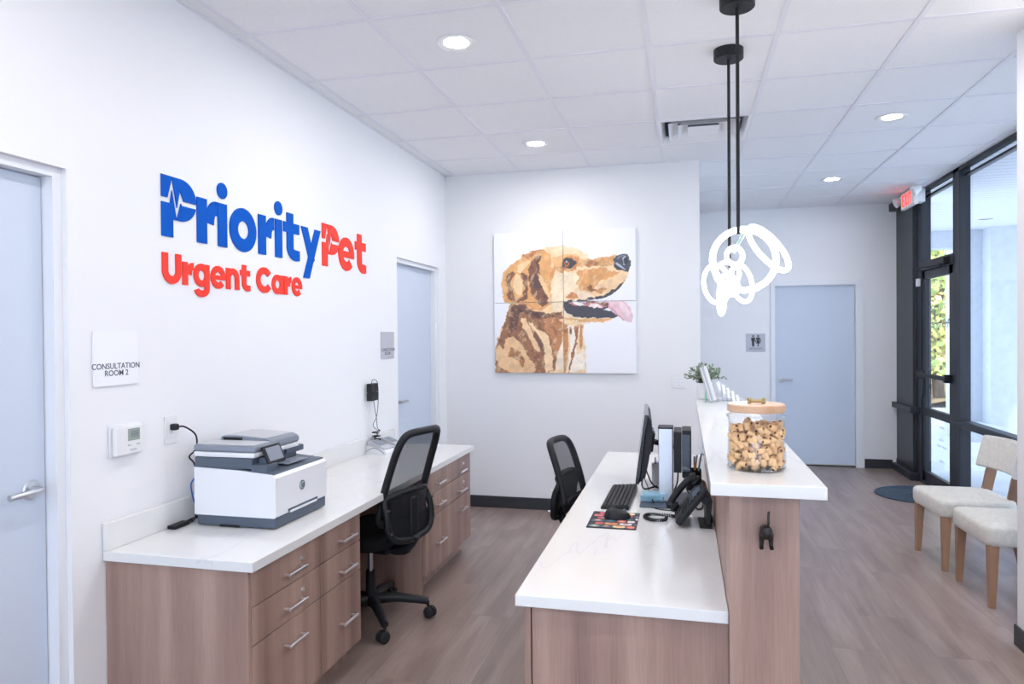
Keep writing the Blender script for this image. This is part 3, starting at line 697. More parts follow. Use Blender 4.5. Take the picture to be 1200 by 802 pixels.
def g_t(g, w_=.17):
    g.bar(.032, .032+ST, .06, .252); g.bar(0, w_-.012, .145, .2); g.arc(.122, .070, .090, .074, .060, 180, 290); g.bar(.13, .160, 0, .055)
def g_y(g): g.poly([(0, .2), (.070, .2), (.145, .02), (.105, -.012), (.09, .0)]); g.poly([(.215, .2), (.150, .2), (.018, -.088), (.086, -.088)])
def g_e(g):
    g.arc(.105, .100, .106, .106, .058, 35, 318, 40); g.arc(.105, .100, .106, .106, .058, 0, 36, 8); g.bar(.03, .2105, .078, .118)
def P_poly():
    o = [(0, 0), (.066, 0), (.066, .075)]
    cx, cy, rx, ry = .115, .1645, .097, .0895
    o += [(cx+rx*math.cos(R(a)), cy+ry*math.sin(R(a))) for a in range(-90, 91, 9)]
    return o + [(0, .254)]
PULSE = [(-.02, .152), (.042, .152), (.062, .224), (.089, .100), (.112, .178), (.126, .152), (.24, .152)]
def cut_P(name, y, z, k, m, parent, lab):
    o_ = Glyph(y, z, k); o_.poly(P_poly()); ob = part(name, o_, m, parent, smooth=False, label=lab)
    # offset polyline to a band
    T = .0105; L_, R_ = [], []
    for i, p in enumerate(PULSE):
        p = Vector(p); a = Vector(PULSE[max(i-1, 0)]); b_ = Vector(PULSE[min(i+1, len(PULSE)-1)])
        d0 = (p-a).normalized() if i else (b_-p).normalized(); d1 = (b_-p).normalized() if i < len(PULSE)-1 else d0
        n0 = Vector((-d0.y, d0.x)); n1 = Vector((-d1.y, d1.x)); q = (n0+n1).normalized(); l = min(T/max(q.dot(n0), .25), T*2.6)
        L_.append(tuple(p+q*l)); R_.append(tuple(p-q*l))
    cb = MB(); cb.prism([(a*k, b_*k) for a, b_ in L_+R_[::-1]], lambda a, b_, d: (d, y+a, z+b_), SX0-.02, SX1+.02)
    ct = part('cutter', cb, m, parent, smooth=False)
    md = ob.modifiers.new('b', 'BOOLEAN'); md.object = ct; md.operation = 'DIFFERENCE'; md.solver = 'EXACT'
    bpy.context.view_layer.update(); dg = bpy.context.evaluated_depsgraph_get()
    me = bpy.data.meshes.new_from_object(ob.evaluated_get(dg)); ob.modifiers.clear(); ob.data = me
    bpy.data.objects.remove(ct)
    return ob
ZB = 1.949
def letter(fn, y, z, k, m, lab, *a):
    g_ = Glyph(y, z, k); fn(g_, *a); part('letter', g_, m, sign, smooth=False, label=lab)
BL, RD = 'blue raised letter', 'red raised letter'
cut_P('letter', 2.460, ZB, 1, M['blue'], sign, BL)
letter(g_r, 2.676, ZB, 1, M['blue'], BL); letter(g_i, 2.819, ZB, 1, M['blue'], BL); letter(g_o, 2.904, ZB, 1, M['blue'], BL)
letter(g_r, 3.134, ZB, 1, M['blue'], BL); letter(g_i, 3.284, ZB, 1, M['blue'], BL); letter(g_t, 3.363, ZB, 1, M['blue'], BL); letter(g_y, 3.542, ZB, 1, M['blue'], BL)
cut_P('letter', 3.775, ZB, 1, M['red'], sign, RD)
letter(g_e, 3.978, ZB, 1, M['red'], RD); letter(g_t, 4.204, ZB, 1, M['red'], RD)
# second line: cap height .127 = .254 * .5
def g_U(g): g.bar(0, .068, .10, .256); g.bar(.158, .226, .10, .256); g.arc(.113, .11, .113, .112, .066, 180, 360)
def g_g(g): g.arc(.104, .100, .104, .104, .060, 0, 360, 40); g.bar(.146, .21, -.02, .2); g.arc(.106, -.012, .104, .082, .060, 198, 360)
def g_n(g): g.bar(0, ST, 0, .2); g.arc(.102, .105, .098, .098, .062, 0, 150); g.bar(.1345, .2, 0, .105)
def g_C(g): g.arc(.140, .128, .140, .132, .068, 36, 324, 40)
def g_a(g): g.arc(.104, .100, .104, .104, .060, 0, 360, 40); g.bar(.150, .215, 0, .2)
zb = 1.755
for fn, y in ((g_U, 2.460), (g_r, 2.580), (g_g, 2.650), (g_e, 2.764), (g_n, 2.874), (g_t, 2.981), (g_C, 3.113), (g_a, 3.249), (g_r, 3.364), (g_e, 3.440)):
    letter(fn, y, zb, .497, M['red'], RD)

# ================================================================== QUADRIPTYCH
PW = 70
def S(r, g, b): return np.array(srgb(r, g, b))
WH = (238, 238, 243)
POLY = [  # (colour, polygon in painting survey units)
 ((236,205,160), [(205,185),(255,175),(285,158),(330,153),(385,147),(440,156),(485,180),(498,206),(560,196),(620,188),(668,192),(684,220),(676,262),(668,292),(640,332),(600,365),(560,382),(500,388),(440,392),(395,405),(388,440),(400,470),(470,490),(560,488),(600,472),(590,480),(540,490),(475,492),(470,540),(478,600),(480,720),(78,720),(80,600),(110,515),(150,408),(125,395),(115,370),(118,350),(110,320),(112,280),(135,245),(175,215),(215,190)]),
 ((222,160,92), [(118,262),(160,225),(225,190),(262,172),(300,160),(330,190),(330,240),(350,265),(330,300),(330,430),(270,440),(235,432),(200,405),(130,398),(116,370),(110,310)]),
 ((240,212,172), [(320,155),(385,148),(440,158),(490,182),(495,205),(440,200),(385,172),(330,172)]),
 ((226,172,110), [(385,185),(440,185),(470,215),(440,250),(400,262),(340,245),(330,200)]),
 ((240,218,186), [(335,290),(385,262),(430,270),(470,255),(490,300),(440,330),(420,360),(388,400),(384,470),(350,450),(335,400),(330,330)]),
 ((206,140,72), [(345,238),(385,245),(382,268),(352,260),(330,300),(322,280)]),
 ((214,152,86), [(440,262),(500,250),(560,245),(600,262),(640,268),(600,300),(550,300),(520,340),(490,352),(460,345),(440,315),(455,290)]),
 ((204,146,84), [(495,208),(560,200),(610,196),(612,232),(560,240),(500,236),(455,245),(440,228),(470,212)]),
 ((176,112,58), [(470,218),(520,212),(545,226),(510,240),(478,238)]),
 ((232,196,150), [(560,300),(610,280),(660,275),(655,300),(620,340),(575,362),(520,372),(500,350),(545,330)]),
 ((150,92,50), [(486,336),(505,322),(515,338),(550,345),(530,352),(500,350)]),
 ((192,130,76), [(520,352),(560,330),(580,335),(550,362)]),
 ((238,214,186), [(440,345),(500,360),(520,378),(460,385),(430,382)]),
 ((196,128,66), [(392,378),(420,352),(445,362),(450,380),(420,384)]),
 # ear darks
 ((120,72,48), [(228,250),(245,215),(272,188),(288,192),(275,225),(282,268),(300,315),(320,350),(326,395),(318,430),(290,420),(262,385),(240,350),(232,300)]),
 ((84,52,48), [(248,300),(262,270),(275,290),(290,330),(275,345),(255,335)]),
 ((86,54,46), [(272,195),(285,190),(283,212),(272,225),(280,262),(272,258),(264,225)]),
 ((238,196,142), [(273,268),(290,285),(315,330),(328,380),(330,430),(318,440),(300,443),(322,420),(316,380),(296,335),(278,295)]),
 ((124,76,48), [(128,285),(160,258),(172,265),(150,300),(160,345),(175,385),(160,398),(135,380),(140,330)]),
 ((240,206,156), [(165,300),(178,270),(200,285),(205,330),(196,370),(175,360),(162,330)]),
 ((120,70,44), [(190,262),(225,275),(228,340),(222,385),(190,398),(170,395),(205,372),(214,330),(205,295)]),
 ((236,200,150), [(185,235),(225,210),(240,212),(212,250),(195,268),(182,262)]),
 ((190,120,62), [(205,185),(262,165),(300,160),(262,190),(225,205),(200,192)]),
 ((214,148,78), [(175,398),(232,400),(262,430),(330,395),(322,438),(282,446),(245,436),(215,412)]),
 ((240,200,150), [(248,428),(290,436),(320,410),(330,385),(332,428),(308,446),(270,446)]),
 # neck
 ((150,98,64), [(150,408),(210,405),(248,438),(310,448),(380,440),(382,470),(330,480),(360,600),(345,700),(300,715),(82,715),(82,600),(115,510)]),
 ((104,66,52), [(158,412),(215,410),(250,438),(320,450),(382,446),(330,462),(280,470),(250,468),(200,436),(182,455),(172,500),(150,535),(140,500)]),
 ((98,60,50), [(165,445),(190,440),(182,490),(178,520),(150,530),(150,480)]),
 ((228,184,134), [(128,560),(160,545),(200,590),(230,640),(262,700),(250,715),(150,715),(90,680),(84,620),(98,580),(118,610)]),
 ((236,196,148), [(195,470),(215,465),(240,520),(272,585),(282,620),(262,615),(235,560),(205,510)]),
 ((240,206,160), [(232,480),(262,510),(300,535),(320,560),(332,620),(336,700),(300,712),(300,620),(270,555),(240,510)]),
 ((170,112,68), [(148,600),(180,610),(215,650),(205,690),(170,650),(140,640)]),
 ((112,72,52), [(256,520),(280,560),(300,600),(296,622),(270,585),(250,550)]),
 ((186,126,78), [(300,470),(360,465),(382,500),(380,580),(350,640),(330,600),(335,560),(300,520)]),
 ((244,226,200), [(352,640),(382,560),(384,700),(352,700)]),
 ((236,206,160), [(384,480),(470,490),(472,520),(462,560),(476,620),(478,715),(384,715)]),
 ((244,232,214), [(400,500),(462,505),(440,560),(440,640),(470,600),(476,700),(420,714),(398,700),(412,610),(408,540)]),
 ((196,132,74), [(384,490),(402,500),(404,620),(390,714),(384,714)]),
 ((150,88,50), [(432,505),(455,498),(448,530),(444,570),(430,620),(416,680),(408,714),(402,700),(420,620),(438,560),(430,530)]),
 ((120,72,44), [(410,510),(420,505),(418,540),(411,540)]),
 ((196,134,80), [(455,498),(472,500),(466,530),(470,580),(458,610),(452,560),(458,530)]),
 ((220,166,104), [(385,468),(470,488),(560,488),(604,470),(560,474),(480,470),(420,462),(385,452)]),
 # mouth
 ((238,214,184), [(384,448),(420,458),(480,466),(470,474),(400,466),(384,460)]),
 ((44,44,56), [(386,394),(410,388),(470,386),(520,378),(570,366),(615,338),(645,315),(655,300),(640,335),(600,368),(560,382),(500,392),(440,396),(520,402),(585,412),(590,425),(560,432),(620,452),(632,460),(600,470),(540,472),(480,468),(420,458),(395,448),(384,420)]),
 ((196,120,130), [(405,402),(440,398),(520,402),(580,404),(592,412),(560,424),(500,420),(450,414),(420,410)]),
 ((244,236,232), [(420,392),(440,388),(446,398),(470,402),(478,416),(450,414),(430,404)]),
 ((236,220,220), [(500,408),(540,408),(560,420),(520,424),(490,418)]),
 ((96,50,52), [(480,394),(560,400),(600,408),(592,424),(570,418),(540,406),(490,402)]),
 ((232,196,204), [(560,396),(610,392),(650,396),(675,420),(692,460),(692,485),(680,492),(655,480),(630,455),(605,425),(585,408)]),
 ((214,150,168), [(585,408),(605,425),(632,458),(658,482),(645,480),(620,455),(596,440),(578,418)]),
 ((240,214,218), [(630,400),(655,405),(680,450),(685,480),(665,465),(640,430)]),
 # eye
 ((196,128,66), [(392,200),(430,190),(452,205),(440,250),(405,262),(384,250)]),
 ((40,36,44), [(384,215),(398,203),(425,203),(445,222),(430,240),(405,248),(385,242),(374,248),(380,230)]),
 ((196,112,48), [(388,222),(402,214),(412,224),(408,238),(394,240)]),
 ((30,30,40), [(394,218),(404,216),(408,226),(402,234),(394,230)]),
 ((230,236,246), [(397,217),(402,215),(404,222),(399,224)]),
 # nose
 ((58,60,74), [(606,215),(618,192),(645,184),(672,190),(684,212),(684,240),(676,262),(660,262),(632,245),(612,232)]),
 ((34,36,48), [(612,232),(640,240),(668,258),(655,262),(628,258),(606,248)]),
 ((24,26,36), [(652,205),(666,200),(670,220),(662,234),(652,226)]),
 ((176,186,204), [(646,204),(656,196),(668,198),(656,202),(650,212),(652,228),(660,236),(650,234)]),
 ((176,186,204), [(615,222),(632,230),(655,250),(664,258),(640,248),(620,234)]),
 ((110,116,134), [(622,200),(645,190),(668,192),(640,200),(624,212)]),
]
def value_noise(x, y, s, seed):
    r = np.random.RandomState(seed).rand(64, 64); x = x/s; y = y/s; xi = np.floor(x).astype(int); yi = np.floor(y).astype(int); fx = x-xi; fy = y-yi
    fx = fx*fx*(3-2*fx); fy = fy*fy*(3-2*fy); g_ = lambda a, b: r[a % 64, b % 64]
    return (g_(xi, yi)*(1-fx)+g_(xi+1, yi)*fx)*(1-fy)+(g_(xi, yi+1)*(1-fx)+g_(xi+1, yi+1)*fx)*fy
def inside(P, x, y):
    r = np.zeros(x.shape, bool); n = len(P); j = n-1
    for i in range(n):
        xi, yi = P[i]; xj, yj = P[j]
        if yi != yj: r ^= ((yi > y) != (yj > y)) & (x < (xj-xi)*(y-yi)/(yj-yi)+xi)
        j = i
    return r
def paint(u, v):
    """u,v in 0..1 over the whole picture, v downwards -> linear rgb"""
    up_ = u-.055*u*(1-u)
    X_ = 80+625*up_; top = 90-22*up_; bot = 711+7*up_; Y_ = top+(bot-top)*v
    wx = (value_noise(X_, Y_, 13, 1)-.5)*9+(value_noise(X_, Y_, 5, 2)-.5)*4; wy = (value_noise(X_, Y_, 13, 3)-.5)*9+(value_noise(X_, Y_, 5, 4)-.5)*4
    col = np.empty(u.shape+(3,)); col[:] = S(*WH)
    fine = 1.0
    for c, Pp in POLY:
        k = .35 if len(Pp) <= 8 and max(p[0] for p in Pp)-min(p[0] for p in Pp) < 60 else fine
        m = inside(Pp, X_+wx*k, Y_+wy*k); col[m] = S(*c)
    body = (np.abs(col-S(*WH)).sum(-1) > .02)
    mot = 1+.26*(value_noise(X_, Y_, 22, 6)-.5)+.16*(value_noise(X_, Y_, 7, 7)-.5)
    col[body] *= mot[body][:, None]
    col[body] = col[body]*.93+.05*S(*WH)
    wash = np.clip((value_noise(X_+Y_*.5, Y_*.6, 17, 8)+.5*value_noise(X_, Y_, 6, 9)-.82)*3.2, 0, 1)*.42
    warm = body & (col[..., 0] > col[..., 2]*1.6)
    col[warm] = col[warm]*(1-wash[warm][:, None])+S(240, 208, 166)*wash[warm][:, None]
    dk = np.clip((value_noise(X_-Y_*.4, Y_, 15, 12)-.62)*3, 0, 1)*.35
    dm_ = warm & (col[..., 0] < .55) & (col[..., 1] < .36); col[dm_] *= (1-dk[dm_])[:, None]*np.array([1, .95, .9])
    return np.clip(col, 0, 1)
M['canvas'] = color_attr_mat('canvas_print', .55)
QX0, QX1, QZ0, QZ1 = -1.617, -.390, 1.196, 2.420
def canvas(i, j, label):
    gap = .0022; N = 130
    x0 = QX0+(QX1-QX0)*i/2+(gap if i else 0); x1 = QX0+(QX1-QX0)*(i+1)/2-(0 if i else gap)
    z1 = QZ1-(QZ1-QZ0)*j/2-(gap if j else 0); z0 = QZ1-(QZ1-QZ0)*(j+1)/2+(0 if j else gap)
    t = thing('canvas_print', label, 'painting', ((x0+x1)/2, 6.0, z0))
    part('stretcher', MB().box(x0, x1, 5.966, 5.9985, z0, z1, .001, 1), M['plate'], t)
    b = MB().grid(lambda u, v: (x0+(x1-x0)*u, 5.9652, z0+(z1-z0)*v), N, N)
    o = part('painted_face', b, M['canvas'], t, smooth=False)
    V = np.array(b.v); uu = (V[:, 0]-QX0)/(QX1-QX0); vv = (QZ1-V[:, 2])/(QZ1-QZ0)
    c = paint(uu, vv); c = np.concatenate([c, np.ones((len(c), 1))], 1).astype(np.float32)
    a = o.data.color_attributes.new('paint', 'FLOAT_COLOR', 'POINT'); a.data.foreach_set('color', c.ravel())
canvas(0, 0, 'upper left canvas of the four part retriever picture, showing the ear')
canvas(1, 0, 'upper right canvas of the four part retriever picture, showing eye and nose')
canvas(0, 1, 'lower left canvas of the four part retriever picture, showing the neck fur')
canvas(1, 1, 'lower right canvas of the four part retriever picture, showing the tongue')

# ================================================================== CEILING VENT
v = thing('ceiling_vent', 'square metal ceiling air diffuser in front of the back wall', 'vent', ((VX0+VX1)/2, (VY0+VY1)/2, CE))
vcx, vcy = (VX0+VX1)/2, (VY0+VY1)/2
def sq_ring(mb, h0, z0, h1, z1, t=.0015):
    V = []
    for (h, z) in ((h0, z0), (h1, z1), (h1, z1+t), (h0, z0+t)):
        V += [(vcx-h, vcy-h, z), (vcx+h, vcy-h, z), (vcx+h, vcy+h, z), (vcx-h, vcy+h, z)]
    F = []
    for k in range(4):
        for i in range(4): F.append([k*4+i, k*4+(i+1) % 4, ((k+1) % 4)*4+(i+1) % 4, ((k+1) % 4)*4+i])
    mb.add(V, F)
b = MB(); sq_ring(b, .303, CE-.005, .285, CE-.004); sq_ring(b, .285, CE-.004, .262, CE+.045)
part('frame', b, M['plate'], v, smooth=False)
for k, (a, z) in enumerate(((.235, CE-.004), (.17, CE-.002))):
    b = MB(); sq_ring(b, a, z, a-.045, z+.040); sq_ring(b, a-.0449, z+.040, a-.065, z+.043)
    part('louver', b, M['plate'], v, smooth=False)
part('center_plate', MB().box(vcx-.105, vcx+.105, vcy-.105, vcy+.105, CE+.001, CE+.004), M['plate'], v, smooth=False)
b = MB(); q = .29
b.box(vcx-q, vcx+q, vcy-q, vcy-q+.01, CE+.02, CE+.2); b.box(vcx-q, vcx+q, vcy+q-.01, vcy+q, CE+.02, CE+.2); b.box(vcx-q, vcx-q+.01, vcy-q, vcy+q, CE+.02, CE+.2); b.box(vcx+q-.01, vcx+q, vcy-q, vcy+q, CE+.02, CE+.2); b.box(vcx-q, vcx+q, vcy-q, vcy+q, CE+.19, CE+.2)
part('duct_box', b, M['midgrey'], v, smooth=False)

# ================================================================== PENDANTS
def ring(cx, cy, cz, ra, rb, rot, depth=.02, ph=0, n=44, yaw=0):
    """closed loop seen roughly from the front: ra/rb semi axes, rot its tilt in the facing plane"""
    o = []
    for k in range(n):
        a = 2*pi*k/n; x = ra*math.cos(a); z = rb*math.sin(a); d = depth*math.sin(a+ph)
        x, z = x*math.cos(rot)-z*math.sin(rot), x*math.sin(rot)+z*math.cos(rot)
        o.append((cx+x*math.cos(yaw), cy+d+x*math.sin(yaw), cz+z))
    return o
def pendant(name, label, x, y, loops, zr, can_r=.073, clip=None):
    t = thing(name, label, 'pendant light', (x, y, CE), group='knotted pendant lights')
    part('canopy', MB().lathe([(.001, -.052), (can_r-.004, -.052), (can_r, -.048), (can_r, -.0005), (.001, -.0005)], (x, y, CE), 40), M['black'], t)
    part('suspension_rod', MB().cyl((x, y, zr), (x, y, CE-.05), .0075, n=12), M['blackm'], t)
    for lp, r in loops: part('light_loop', MB().tube(lp, r, 14, True), M['led'], t)
    if clip: part('glass_clip', MB().tube([clip[0], clip[1]], .007, 8), M['acry'], t)
    l = bpy.data.lights.new('glow', 'POINT'); l.energy = 3.5; l.shadow_soft_size = .12; l.color = (1, .98, .95)
    o = bpy.data.objects.new('lamp', l); link(o, t); o.location = (0, 0, loops[0][0][0][2]-CE)
k1 = .0040; y1 = 3.14
pendant('pendant_light', 'nearer black pendant with large glowing white tube knot over the desk', .227, y1,
    [(ring(.250, y1, 1.842, .130, .132, 0, .03, .5), .0130), (ring(.350, y1+.02, 1.888, .045, .118, R(38), .03, 1.2), .0110),
     (ring(.212, y1+.0, 1.858, .034, .036, 0, .02, 2), .010)], 1.95, clip=((.268, y1-.02, 1.982), (.205, y1-.015, 1.872)))
y2 = 3.72
pendant('pendant_light', 'farther black pendant with smaller glowing white tube knot over the desk', .226, y2,
    [(ring(.163, y2, 1.780, .063, .100, R(6), .03, .3), .0105), (ring(.285, y2, 1.780, .050, .095, R(14), .03, 2.2), .0105),
     (ring(.188, y2+.01, 1.715, .013, .090, R(-3), .05, 0), .0115), (ring(.215, y2, 1.830, .06, .06, 0, .03, 1), .010), (ring(.225, y2+.01, 1.775, .04, .055, R(30), .02, 3), .010)], 1.86)

# ================================================================== EXIT SIGN
ex = thing('exit_sign', 'white exit sign with red letters and two emergency lamp heads above the entry', 'exit sign', (2.2, 7.79, 2.95))
part('housing', MB().box(2.185, 2.225, 7.60, 8.03, 2.775, 2.945, .008), M['offwhite'], ex)
X0_, X1_ = 2.182, 2.1855
b = MB()
def lit(mb, a0, a1, b0, b1): mb.box(X0_, X1_, 7.975-a1, 7.975-a0, 2.80+b0, 2.80+b1)
H_ = .118; s_ = .017
e_ = MB(); lit(e_, 0, s_, 0, H_); lit(e_, 0, .06, 0, s_); lit(e_, 0, .055, H_/2-s_/2, H_/2+s_/2); lit(e_, 0, .06, H_-s_, H_)
def slant(mb, p, q): 
    mb.prism([(7.975-p[0], 2.80+p[1]), (7.975-p[0]-s_*1.1, 2.80+p[1]), (7.975-q[0]-s_*1.1, 2.80+q[1]), (7.975-q[0], 2.80+q[1])], lambda a, b, d: (d, a, b), X0_, X1_)
slant(e_, (.085, 0), (.138, H_)); slant(e_, (.138, 0), (.085, H_)); lit(e_, .19, .19+s_, 0, H_); lit(e_, .25, .25+s_, 0, H_); lit(e_, .225, .292, H_-s_, H_)
part('exit_letters', e_, M['redlit'], ex, smooth=False)
for y, z in ((8.10, 2.88), (7.52, 2.90)):
    X = Matrix.Translation(Vector((2.18, y, z))-WL[ex.name]) @ Matrix.Rotation(R(-115), 4, 'Y')
    part('lamp_head', MB().lathe([(.022, -.045), (.034, -.03), (.050, .02), (.052, .034), (.045, .036), (.001, .030)], n=24, X=X), M['offwhite'], ex, local=True)
part('mount', MB().box(2.2, 2.33, 7.75, 7.88, 2.82, 2.95).box(2.19, 2.22, 7.50, 8.12, 2.90, 2.93, .004), M['offwhite'], ex)

# restroom sign --------------------------------------------------------
rs = thing('restroom_sign', 'small grey restroom sign with man and woman symbols left of the far door', 'sign', (.807, 8.6, 1.308))
part('plate', MB().box(.70, .914, 8.592, 8.599, 1.308, 1.520, .001, 1), M['plate2'], rs)
def fig(mb, cx, woman):
    f_ = lambda a, b, d: (cx+a, d, 1.37+b)
    Y0, Y1 = 8.590, 8.5925
    mb.prism([(.0105*math.cos(2*pi*k/16), .121+.0105*math.sin(2*pi*k/16)) for k in range(16)], f_, Y0, Y1)
    if woman: mb.prism([(-.006, 0), (-.006, .035), (-.024, .035), (-.011, .085), (-.016, .085), (-.026, .05), (-.034, .052), (-.020, .104), (.020, .104), (.034, .052), (.026, .05), (.016, .085), (.011, .085), (.024, .035), (.006, .035), (.006, 0)], f_, Y0, Y1)
    else: mb.prism([(-.012, 0), (-.014, .06), (-.02, .06), (-.022, .104), (.022, .104), (.02, .06), (.014, .06), (.012, 0)], f_, Y0, Y1)
b = MB(); fig(b, .780, False); fig(b, .835, True); part('pictogram', b, M['base'], rs, smooth=False)
text('lettering', 'RESTROOM', .026, (.807, 8.5915, 1.345), FACE_YM, M['base'], rs, .0004)

# ================================================================== DOOR MAT
dm = MB(); dm.lathe([(.001, 0), (.37, 0), (.372, .008), (.36, .012), (.001, .012)], (2.12, 7.25, .0005), 56)
for r_ in (.08, .13, .18, .23, .28, .33): dm.lathe([(r_, .0118), (r_+.012, .0155), (r_+.024, .0118)], (2.12, 7.25, .0005), 56, caps=False)
d_ = part('door_mat', dm, M['mat']); tag(d_, 'round dark blue ribbed rubber mat in front of the glass door', 'door mat')
# keep the mat off the wall: it ends before the frame
for vtx in d_.data.vertices:
    if vtx.co.x+d_.location.x > 2.31: vtx.co.x = 2.31-d_.location.x

# ================================================================== OFFICE CHAIRS
def office_chair(label, x, y, rz, back_z=0.0, base_rot=0.0):
    """local frame: the sitter faces +X, the backrest is at -X"""
    t = thing('office_chair', label, 'chair', (x, y, 0), rz)
    P_ = lambda n, mb, m, par=None, **k: part(n, mb, m, par or t, local=True, **k)
    for k in range(5):
        a = R(18+72*k)+base_rot; c_, s_ = math.cos(a), math.sin(a)
        b = MB(); pts = spline([(0.02*c_, .02*s_, .115), (.12*c_, .12*s_, .118), (.22*c_, .22*s_, .105), (.305*c_, .305*s_, .088)], 5)
        b.tube(pts, [.030-.011*i/(len(pts)-1) for i in range(len(pts))], 12)
        arm = P_('base_arm', b, M['black'], ang=60)
        w_ = MB(); X = Matrix.Translation((.305*c_, .305*s_, 0)) @ Matrix.Rotation(a+.7*k+.5, 4, 'Z')
        for sy in (-1, 1): w_.lathe([(.001, -.010), (.024, -.010), (.030, -.005), (.030, .005), (.024, .010), (.001, .010)], n=24, X=X @ Matrix.Translation((-.012, sy*.016, .0305)) @ Matrix.Rotation(pi/2, 4, 'X'))
        w_.tube([X @ Vector((0, 0, .09)), X @ Vector((0, 0, .06))], .008, 10)
        w_.add(*_cyl_shell(X), 0)
        cst = P_('caster', w_, M['blackm'], ang=50)
    P_('gas_lift', MB().lathe([(.001, .085), (.036, .085), (.034, .14), (.026, .17), (.025, .27), (.001, .27)], n=24), M['black'])
    P_('lift_piston', MB().cyl((0, 0, .27), (0, 0, .40), .0135, n=18), M['steel'], label='steel piston')
    P_('tilt_mechanism', MB().box(-.16, .10, -.07, .07, .385, .43, .012).box(-.25, -.12, -.03, .03, .392, .418, .008).cyl((.02, -.14, .41), (.02, -.04, .41), .006, n=8), M['black'])
    # seat cushion
    s_ = MB()
    def seat(u, v_, zt):
        a = 2*pi*u; ca, sa = math.cos(a), math.sin(a); e = .42
        rx = .235*(abs(ca)**e)*(1 if ca > 0 else -1); ry = .245*(abs(sa)**e)*(1 if sa > 0 else -1)
        return rx, ry
    prof = [(0, .432), (.85, .432), (.97, .445), (1.0, .468), (.985, .492), (.93, .505), (.6, .507), (0, .500)]
    n = 48; V = []; F = []
    for (q_, z) in prof:
        for i in range(n):
            rx, ry = seat(i/n, 0, 0); fx = rx*q_; zz = z - (.03*max(0, (fx-.14)/.1)**1.5 if fx > .14 else 0); V.append((fx+.02, ry*q_, zz))
    for j in range(len(prof)-1):
        for i in range(n): F.append([j*n+i, j*n+(i+1) % n, (j+1)*n+(i+1) % n, (j+1)*n+i])
    s_.add(V, F); P_('seat', s_, M['seatcloth'], ang=60)
    # back: rounded frame, narrower at the top, bowed around the lumbar
    def bx(z): 
        u = (z-.60)/.48; return -.235-.05*math.sin(max(0, min(1, u))*pi*.5)-.055*u*u+.03*math.cos(u*2.2)
    def hw_(z): u = (z-.58)/.47; return .178-.022*max(0, u)**1.3
    pts = []
    zt = 1.045+back_z; zb_ = .575
    sk = [(-1, .03), (-1, .2), (-1, .4), (-1, .6), (-1, .78), (-.93, .92), (-.75, .985), (-.35, 1.0), (.35, 1.0), (.75, .985), (.93, .92), (1, .78), (1, .6), (1, .4), (1, .2), (1, .03), (.55, 0), (-.55, 0)]
    for sx, u in sk:
        z = zb_+(zt-zb_)*u; pts.append((bx(z)-.02*(1-abs(sx))*0-.03*(sx*sx-1)*-1, sx*hw_(z), z))
    lp = spline(pts, 5, True); fr_ = MB(); fr_.tube(lp, .0195, 12, True)
    fr2 = MB(); fr2.tube([p+Vector((.006, 0, 0)) for p in lp], .013, 10, True)
    fo = P_('back_frame', fr_, M['black'], ang=80)
    ms = MB()
    def mf(u, v_):
        z = zb_+.008+(zt-zb_-.016)*v_; k_ = 1.0
        top = max(0, (v_-.80)/.2); k_ = 1-.30*top**2.2
        y_ = (2*u-1)*hw_(z)*k_
        return (bx(z)+.030*(1-(2*u-1)**2)*-1+.005, y_, z)
    ms.grid(mf, 20, 30); P_('back_mesh', ms, M['mesh'], label='see-through dark mesh')
    # lumbar bracket: a wide loop behind the lower back
    lb = [(-.238, -.172, .70), (-.262, -.184, .63), (-.272, -.180, .55), (-.285, -.125, .497), (-.292, 0, .482), (-.285, .125, .497), (-.272, .180, .55), (-.262, .184, .63), (-.238, .172, .70), (-.262, .125, .722), (-.272, 0, .728), (-.262, -.125, .722)]
    b = MB(); l2 = spline(lb, 6, True); b.tube(l2, .0175, 12, True)
    b.grid(lambda u, v_: (-.262-.028*(1-(2*u-1)**2)*(1-.3*v_), (2*u-1)*(.16+.018*math.sin(v_*pi)), .492+.115*v_), 14, 8)
    P_('lumbar_frame', b, M['black'], ang=80)
    b = MB()
    b.grid(lambda u, v_: (-.262-.03*(1-(2*u-1)**2), (2*u-1)*.15, .60+.12*v_), 14, 8)
    b.grid(lambda u, v_: (-.250-.022*(1-(2*u-1)**2), (2*u-1)*.155, .55+.17*v_), 14, 8)
    P_('lumbar_pad', b, M['black'])
    b = MB(); b.tube(spline([(-.30, 0, .50), (-.26, 0, .44), (-.2, 0, .405), (-.12, 0, .405)], 5), .026, 12)
    b.box(-.302, -.270, -.030, .030, .50, .70, .010)
    P_('back_support', b, M['black'], ang=60)
    for sy in (-1, 1):
        for z in (.545, .66): P_('bolt', MB().cyl((-.270, sy*.186, z), (-.296 if z < .6 else -.284, sy*.186, z), .006, n=12), M['chrome'])
    return t
def _cyl_shell(X):
    V = []; F = []; n = 12
    for i in range(n+1):
        a = pi*i/n
        for y_ in (-.006, .006): V.append(tuple(X @ Vector((-.012+.034*math.cos(a), y_, .0305+.034*math.sin(a)))))
    for i in range(n): F.append([2*i, 2*i+1, 2*i+3, 2*i+2])
    return V, F
office_chair('black mesh back swivel chair at the left counter, seen from behind', -1.645, 3.475, R(180-15), 0, R(-19))
office_chair('black mesh back swivel chair on the far side of the reception desk', -.415, 3.97, R(-9), -.13)

